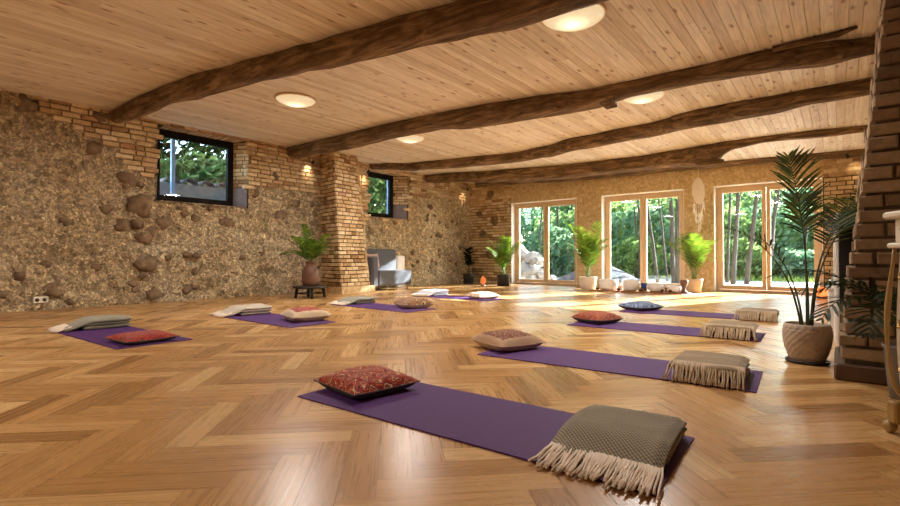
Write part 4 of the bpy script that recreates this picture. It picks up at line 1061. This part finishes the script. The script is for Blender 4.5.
b = MB(); b.rbox((-0.188,0.005,.05),(-0.176,0.27,1.08),.003); dr = b.build('door_panel', M['white'], o)

# bombe chest, its far corner at the picture's right edge
o = thing('chest_of_drawers', 'cream and gilt bombe chest of drawers at the right edge in front of the buttress', 'chest of drawers', (0.185, 2.80, 0), radians(-62))
# local frame: +x along the front away from the visible corner, -y out of the front, +y into the depth
WD, DP = 0.42, 0.30
def prof(z):      # how far the carcass swells beyond the corner line
    return 0.022*sin(pi*min(1, max(0, (z-.18)/.60))**0.8)
b = MB(); nz = 14; vs = []
zs = [lerp(.17, .79, i/nz) for i in range(nz+1)]
for z in zs:
    q = prof(z)*0.75
    vs += [(0.012-q*.6, 0.012-q*.6, z), (WD-0.012+q*.6, 0.012-q*.6, z), (WD-0.012+q*.6, DP, z), (0.012-q*.6, DP, z)]
fs = [(3,2,1,0), tuple(4*nz+k for k in range(4))]
for i in range(nz):
    for k in range(4): fs.append((4*i+k, 4*i+(k+1) % 4, 4*i+4+(k+1) % 4, 4*i+4+k))
b.add(vs, fs, 0, False); b.build('carcass', M['cream'], o)
b = MB(); b.rbox((-.02,-.02,.79),(WD+.02,DP,.812),.006); b.rbox((0,0,.81),(WD,DP,.915),.006); b.build('top_drawer_case', M['cream'], o)
b = MB(); b.rbox((-.03,-.03,.915),(WD+.03,DP,.945),.008); b.build('top', M['cream'], o)
for (x, y) in ((0,0),(WD,0),(0,DP-.02),(WD,DP-.02)):
    b = MB(); sgx = -1 if x == 0 else 1; sgy = -1 if y == 0 else 0
    pts = []
    for i in range(16):
        z = lerp(.06, .79, i/15); q = prof(z) if z > .18 else -0.0 - .02*sin(pi*(z-.06)/.12*.5); pts.append((x+sgx*q*.9, y+sgy*q*.9, z))
    b.tube(pts, [.009+.0025*sin(i*.8) for i in range(16)], 10); b.rbox((x-.024,y-.024,.045),(x+.03,y+.03,.14),.008); b.lump((x+sgx*.015,y+sgy*.015,.028),(.026,.026,.0275),0,.1,3,2)
    b.build('leg', M['gilt'], o)
for zz in ((.22,.37),(.39,.56),(.58,.77)):
    b = MB(); q = prof((zz[0]+zz[1])/2)*.75; b.rbox((.04,-q*.6-.004,zz[0]),(WD-.04,.03,zz[1]),.008); d = b.build('drawer', M['cream'], o)
    for hx in (.1, WD-.1):
        zc_ = (zz[0]+zz[1])/2; b = MB(); b.lump((hx,-q*.6-.012,zc_+.02),(.016,.012,.016),0,.1,2,1); b.tube([(hx-.035,-q*.6-.012,zc_+.015),(hx-.02,-q*.6-.03,zc_-.012),(hx+.02,-q*.6-.03,zc_-.012),(hx+.035,-q*.6-.012,zc_+.015)],.006,6); b.build('handle', M['brass'], d)
b = MB(); b.rbox((.04,-.006,.83),(WD-.04,.03,.90),.006); d = b.build('drawer', M['cream'], o)
b = MB()
for hx in (.08, WD/2, WD-.08): b.lump((hx,-.016,.865),(.02,.014,.016),0,.2,2,1)
b.build('handle', M['brass'], d)

# wall socket
o = thing('wall_socket', 'white double wall socket low on the rubble wall', 'socket', (XL+0.075, 1.75, .15))
b = MB(); b.rbox((-.035,-.085,-.045),(0.0,.085,.045),.006); b.build('plate', M['socket'], o)
for y in (-.042, .042):
    b = MB(); b.tube([(0.0,y,0),(0.004,y,0)], .026, 16); b.build('outlet', M['socketdark'], o)

# ------------------------------------------------------------------ outdoors
b = MB(); n = 40
vs = [(lerp(-45, 30, i/n), lerp(YF+0.3, 75, k/n), -0.14 + (0.5*max(0, (k/n-.25))**1.2*2 if k else 0)) for i in range(n+1) for k in range(n+1)]
b.add(vs, [(i*(n+1)+k, (i+1)*(n+1)+k, (i+1)*(n+1)+k+1, i*(n+1)+k+1) for i in range(n) for k in range(n)], 0)
vs = [(x, y, z) for (x, y, z) in ((-30,YF+.37,-.10),(20,YF+.37,-.10),(20,22,-.10),(-30,22,-.10))]
b.add(vs, [(0,1,2,3)], 1)
struct(b.build('ground', [M['earth'], M['gravel']]))
rs = random.Random(33)
b = MB()
for i in range(9000):
    x, y = rs.uniform(-17, 4), 21.6 + 8*rs.random()**1.5
    a = rs.uniform(0, 2*pi); hh = rs.uniform(.10, .3)
    z0 = -0.14 + 0.5*max(0, ((y-YF-.3)/(75-YF-.3)-.25))**1.2*2
    d = Vector((cos(a)*.03, sin(a)*.03, 0)); tip = (x+rs.uniform(-.12,.12), y+rs.uniform(-.12,.12), z0+hh)
    b.add([(x-d.x, y-d.y, z0-.02), (x+d.x, y+d.y, z0-.02), tip], [(0,1,2)], 0)
tag(b.build('meadow_grass', M['grass']), 'long sunlit meadow grass beyond the gravel outside the doors', 'grass', None, 'stuff')

def leaves_mesh(name, n, c, r, mats, seed, size=.13, shell=.35):
    rs = random.Random(seed); b = MB()
    for i in range(n):
        while True:
            p = Vector((rs.uniform(-1,1), rs.uniform(-1,1), rs.uniform(-1,1)))
            if p.length < 1: break
        p = p.normalized()*(p.length**shell)
        k = 1 + .35*noise.noise(p*2.3 + Vector((seed, 0, 0)))
        q = Vector((c[0]+p.x*r[0]*k, c[1]+p.y*r[1]*k, c[2]+p.z*r[2]*k))
        nrm = Vector((rs.gauss(0,1), rs.gauss(0,1), rs.gauss(0,1)+.4)).normalized(); t = nrm.orthogonal().normalized(); s = nrm.cross(t); sz = size*rs.uniform(.6,1.3)
        b.add([q - t*sz*.9, q + s*sz*.45, q + t*sz*.9, q - s*sz*.45], [(0,1,2,3)], 0)
    return b
def trunk_tree(x, y, h_, r, lean, label, seed, leafm, crown=True):
    o = thing('tree', label, 'tree', (x, y, -.12), 0, 'trees beyond the gravel')
    rs = random.Random(seed); b = MB(); pts = []; n = 9
    for i in range(n+1):
        t = i/n; pts.append((lean[0]*h_*t**1.2 + .08*rs.uniform(-1,1)*t, lean[1]*h_*t + .08*rs.uniform(-1,1)*t, h_*t))
    r *= 0.5; b.tube(pts, [r*(1.15 if i == 0 else lerp(1, .5, i/n)) for i in range(n+1)], 9); b.build('trunk', M['bark'], o)
    for k in range(4):
        i = rs.randint(4, n-1); p = Vector(pts[i]); a = rs.uniform(0, 2*pi); L = rs.uniform(.8, 1.8)
        b = MB(); b.tube([p, p+Vector((cos(a)*L*.5, sin(a)*L*.5, L*.5)), p+Vector((cos(a)*L*.8, sin(a)*L*.8, L*1.2))], [r*.4, r*.28, r*.12], 6); b.build('branch', M['bark'], o)
    if crown:
        top = pts[-1]; leaves_mesh('foliage', 1500, (top[0], top[1], h_+.4), (2.0, 2.0, 1.5), leafm, seed, .13).build('foliage', leafm, o)
        leaves_mesh('foliage', 90, (pts[5][0], pts[5][1], pts[5][2]), (.9, .9, .8), leafm, seed+1, .10).build('low_foliage', leafm, o)
TR = [(-2.74,18.33,6.6,.15,(.06,.02)),(-2.40,18.7,6.8,.15,(.13,.03)),(-3.1,19.5,6.4,.10,(.04,0)),(-4.2,17.3,6.6,.17,(.02,0)),(-4.45,17.8,6.6,.16,(-.03,0)),(-5.0,17.9,6.2,.11,(-.16,.02)),(-5.6,18.7,6.2,.10,(-.12,0)),(-5.05,19.3,6.2,.08,(-.1,0)),(-3.55,19.2,6.4,.11,(.1,0)),(-1.9,19.9,6.6,.11,(.1,0)),(-9.9,18.4,6.2,.08,(.02,0)),(-8.6,20.6,6.2,.08,(-.05,0))]
TL = ['straight grey trunk tree left in the right-hand glazed door','leaning grey trunk tree in the middle of the right-hand glazed door','thin straight tree at the left edge of the right-hand glazed door','thick grey trunk tree at the right edge of the middle glazed door','second thick trunk tree close beside the thick one in the middle glazed door','tree leaning strongly left in the middle glazed door','slim tree leaning left near the left side of the middle glazed door','very thin leaning tree behind the middle glazed door mullion','tree behind the wall between the middle and right-hand glazed doors','thin leaning tree right of the leaning one in the right-hand glazed door','thin dark tree at the left side of the first glazed door','thin tree behind the mullion of the first glazed door']
for i, (x, y, h_, r, ln) in enumerate(TR):
    trunk_tree(x, y, h_, r, ln, TL[i], 70+i, M['leaf1'] if i % 2 else M['leaf2'])
TX = [(-3.9,20.4,7.6,.10,(.14,.02),'slender tree leaning right, third row behind the middle door'),(-6.6,20.9,7.6,.09,(.05,0),'slender straight tree in the left pane of the middle door'),(-7.1,22.6,7.8,.10,(-.08,0),'slender tree curving left behind the left pane of the middle door'),(-4.8,22.0,7.6,.09,(.09,0),'slender tree far behind the two thick trunks'),(-3.0,22.8,7.8,.11,(.16,0),'slender leaning tree far behind the right-hand door, left pane'),(-2.1,23.0,7.6,.09,(.05,0),'slender tree far behind the right-hand door mullion'),(-10.8,21.6,7.6,.09,(.06,0),'slender tree far behind the first door, left pane'),(-9.2,22.8,7.6,.09,(-.04,0),'slender tree far behind the first door, right pane'),(-1.2,24.5,7.8,.1,(.1,0),'slender tree far behind the right pane of the right-hand door')]
for i, (x, y, h_, r, ln, l) in enumerate(TX):
    trunk_tree(x, y, h_, r*1.25, ln, l, 170+i, M['leaf1'] if i % 2 else M['leaf2'])
rs = random.Random(77)
def bush(x, y, r, label, leafm, seed, n=2600, size=.14, z0=-.1):
    o = thing('shrub', label, 'shrub', (x, y, z0), 0, 'shrubs and woodland edge outside')
    leaves_mesh('foliage', n, (0, 0, r[2]*.92), r, leafm, seed, size).build('foliage', leafm, o)
    b = MB()
    b.tube([(0,0,-.05),(.1,0,r[2]*.5),(.05,.1,r[2])], [.08,.06,.03], 7); b.build('stem', M['bark'], o)
BU = [(-13.6,24.5,(2.2,1.6,1.9)),(-11.2,23.5,(2.0,1.5,1.75)),(-9.6,25.5,(2.2,1.6,2.1)),(-7.6,24.2,(1.9,1.5,1.8)),(-6.2,26.4,(2.2,1.6,2.1)),(-4.4,25.8,(1.9,1.5,1.8)),(-2.6,27.2,(2.0,1.6,1.9)),(-1.0,28.2,(2.0,1.6,1.7)),(0.6,29.5,(2.0,1.8,1.7)),(-12.4,29.5,(2.8,1.8,2.7)),(-8.6,30.5,(2.8,1.8,2.8)),(-5.2,31.0,(2.6,1.8,2.8)),(-2.0,32.5,(2.6,1.8,2.6)),(1.2,34,(2.8,2,2.3)),(-15.8,28,(2.8,1.8,2.6)),(-10.6,20.6,(1.2,1.0,1.2)),(-6.9,21.8,(1.1,1.0,.9)),(-3.3,22.8,(1.2,1.0,.8)),(-1.3,23.6,(1.1,.9,.6))]
BL = ['behind the rock pile at the far left of the first door','behind the first door, left pane','seen through the first door, tall, middle','seen through the right pane of the first door','behind the middle door, left pane','behind the middle door, right pane','behind the right-hand door, left pane','behind the right-hand door mullion','behind the tall palm, far right','in the second row, far left','in the second row behind the first door','in the second row behind the middle door','in the second row behind the right-hand door','in the second row, far right','in the second row, outermost left','low, close behind the rock pile','low, close behind the grey gravel mound','low, close behind the middle door trees','low, close behind the right-hand door trees']
for i, (x, y, r) in enumerate(BU):
    bush(x, y, r, 'leafy sunlit shrub ' + BL[i], M['leaf1'] if i % 3 else M['leaf2'], 500+i, 3600 if r[2] > 2 else 1500, .16 if y < 28 else .22)
for i in range(9):
    x = -22 + i*3.6; bush(x, 41+U(-1,1), (3.4, 2.2, U(4.0, 5.2) if x < -4 else U(3.0, 3.6)), 'tall woodland shrub in the far tree line, number %s from the left' % ['one','two','three','four','five','six','seven','eight','nine'][i], M['leaf2'] if i % 2 else M['leaf1'], 900+i, 3200, .30)

# gravel mound and rock pile
b = MB(); n = 30; vs = []
for i in range(n+1):
    for k in range(n+1):
        u, v = -1+2*i/n, -1+2*k/n; d = sqrt(u*u+v*v)
        vs.append((u*1.7, v*1.2, -.11 + max(0, .78*(1-d)**1.0*(1+.3*noise.noise(Vector((u*3, v*3, 2))))) + .03*noise.noise(Vector((u*9, v*9, 4)))*max(0, 1-d)))
b.add(vs, [(i*(n+1)+k, (i+1)*(n+1)+k, (i+1)*(n+1)+k+1, i*(n+1)+k+1) for i in range(n) for k in range(n)], 0, True)
tag(b.build('gravel_mound', M['slate'], None, (-6.35, 15.9, 0), radians(35)), 'blue-grey mound of chippings outside between the first two doors', 'mound', None, 'stuff')
ROCK = [(-8.75,15.0,.42,.3),(-8.1,14.7,.36,.25),(-9.3,15.2,.45,.35),(-8.5,15.3,.34,.72),(-9.0,15.35,.36,.85),(-9.35,15.5,.32,1.15),(-7.75,14.6,.26,.12),(-8.15,15.1,.26,.62),(-7.5,14.75,.2,.08),(-9.6,15.3,.36,.4),(-9.45,15.6,.3,1.5),(-8.0,14.3,.2,.05)]
RL = ['in the middle of the pile','low at the front of the pile','large, at the left of the pile','second layer, middle','second layer, left','third layer, left','small, at the right foot of the pile','upper right of the pile','smallest, farthest right','outermost left','topmost of the pile','lying alone in front of the pile']
for i, (x, y, r, z) in enumerate(ROCK):
    b = MB(); b.lump((0,0,0), (r, r*.9, r*.72), 0, .5, i+30, 2, False)
    tag(b.build('boulder', M['boulder'], None, (x, y, z)), 'pale limestone boulder outside the first door, ' + RL[i], 'boulder', 'pale boulders outside the first door')

# outside the left windows
b = MB(); b.box((-11.4, 0, 1.2), (XO-0.03, 14, 1.74), 0); b.box((-10.95, 3.3, 1.73), (-10.45, 6.3, 2.27), 0); struct(b.build('trim_1', M['concrete']))
for i, y in enumerate((4.1, 4.45, 4.8, 5.15, 5.5)):
    b = MB(); vs = []; nseg = 10
    for s_ in (0, 1):
        for rr in (.16, .14):
            for k in range(nseg+1):
                a = pi*k/nseg; vs.append((-.0+.4*s_, rr*cos(a), rr*sin(a)*.9))
    q = nseg+1; fs = []
    for k in range(nseg): fs += [(k, k+1, 2*q+k+1, 2*q+k), (q+k+1, q+k, 3*q+k, 3*q+k+1), (k+1, k, q+k, q+k+1), (2*q+k, 2*q+k+1, 3*q+k+1, 3*q+k)]
    b.add(vs, fs, 0, True)
    tag(b.build('roof_tile', M['claytile'], None, (-10.9, y, 2.271)), 'grey half-round clay tile on the ledge outside the left window, %s from the left' % ['first','second','third','fourth','fifth'][i], 'roof tile', 'clay tiles on the outside ledge')
for i, (x, y, l) in enumerate(((-10.2, 3.98, 'blue painted timber post outside the left side of the left window'), (-10.25, 5.32, 'blue painted timber post outside the right side of the left window'), (-10.1, 9.72, 'blue painted timber post outside the window right of the buttress'))):
    b = MB(); b.rbox((-.035,-.035,0),(.035,.035,1.7),.006); tag(b.build('timber_post', M['bluepaint'], None, (x, y, 1.741)), l, 'post', 'blue posts outside the left windows')
for i, (x, y, r, l) in enumerate(((-12.3, 5.6, (0.8,1.4,1.0), 'dense green shrub outside the left window'), (-12.6, 11.7, (0.9,1.8,1.5), 'bright green shrub outside the window right of the buttress'), (-14.6, 7.5, (1.3,3.8,2.6), 'tall dark green shrub in the background of the left window'), (-14.8, 14.0, (1.3,3.0,2.8), 'tall dark green shrub in the background of the window right of the buttress'))):
    bush(x, y, r, l, M['leaf1'] if i < 2 else M['leafhedge'], 1300+i, 5000 if i < 2 else 9000, .13 if i < 2 else .16, 1.3 if i < 2 else 1.28)
b = MB(); b.box((-30, -8, 0.9), (-11.4, 30, 1.25), 0); struct(b.build('trim_2', M['earth']))

b = MB(); b.box((XO-0.02, YB-0.3, 3.5), (XR+1.4, YF+0.36, 6.6), 0); struct(b.build('wall_added_shade_block', [M['mortar']]))  # unseen block added above the room to shade the shrubs outside the left window
# ------------------------------------------------------------------ daylight
AZ = (0.35, 0.937)     # horizontal direction towards the sun
el = radians(20)
sd = bpy.data.lights.new('sun', 'SUN'); sd.energy = SUN; sd.angle = radians(0.6); sd.color = (0.91, 0.95, 1.0)
so = bpy.data.objects.new('sun', sd); COL.objects.link(so); so.location = (5, 30, 14)
dv = Vector((-AZ[0]*cos(el), -AZ[1]*cos(el), -sin(el))); so.rotation_euler = dv.to_track_quat('-Z', 'Y').to_euler()
w = bpy.data.worlds.new('sky'); scene.world = w; w.use_nodes = True; nt = w.node_tree; nt.nodes.clear()
sk = nt.nodes.new('ShaderNodeTexSky'); sk.sky_type = 'NISHITA'; sk.sun_disc = False; sk.sun_elevation = el; sk.sun_rotation = math.atan2(AZ[0], AZ[1])
bg = nt.nodes.new('ShaderNodeBackground'); bg.inputs[1].default_value = SKY; ow = nt.nodes.new('ShaderNodeOutputWorld')
nt.links.new(sk.outputs[0], bg.inputs[0]); nt.links.new(bg.outputs[0], ow.inputs[0])

# ------------------------------------------------------------------ camera
cd = bpy.data.cameras.new('camera'); cam = bpy.data.objects.new('camera', cd); COL.objects.link(cam)
cd.sensor_width = 36.0; cd.lens = 483.715*36/900; cd.clip_start = 0.05
yaw, pitch = 0.67747, 0.01178
fwd = Vector((-sin(yaw)*cos(pitch), cos(yaw)*cos(pitch), sin(pitch)))
cam.location = (0, 0, 0.745); cam.rotation_euler = fwd.to_track_quat('-Z', 'Y').to_euler()
scene.camera = cam
scene.view_settings.view_transform = 'Standard'; scene.view_settings.look = 'None'
scene.view_settings.exposure = 0.22; scene.view_settings.gamma = 1.0; scene.view_settings.use_curve_mapping = False
scene.cycles.max_bounces = 8; scene.cycles.diffuse_bounces = 4; scene.cycles.transparent_max_bounces = 8
scene.cycles.sample_clamp_indirect = 6.0
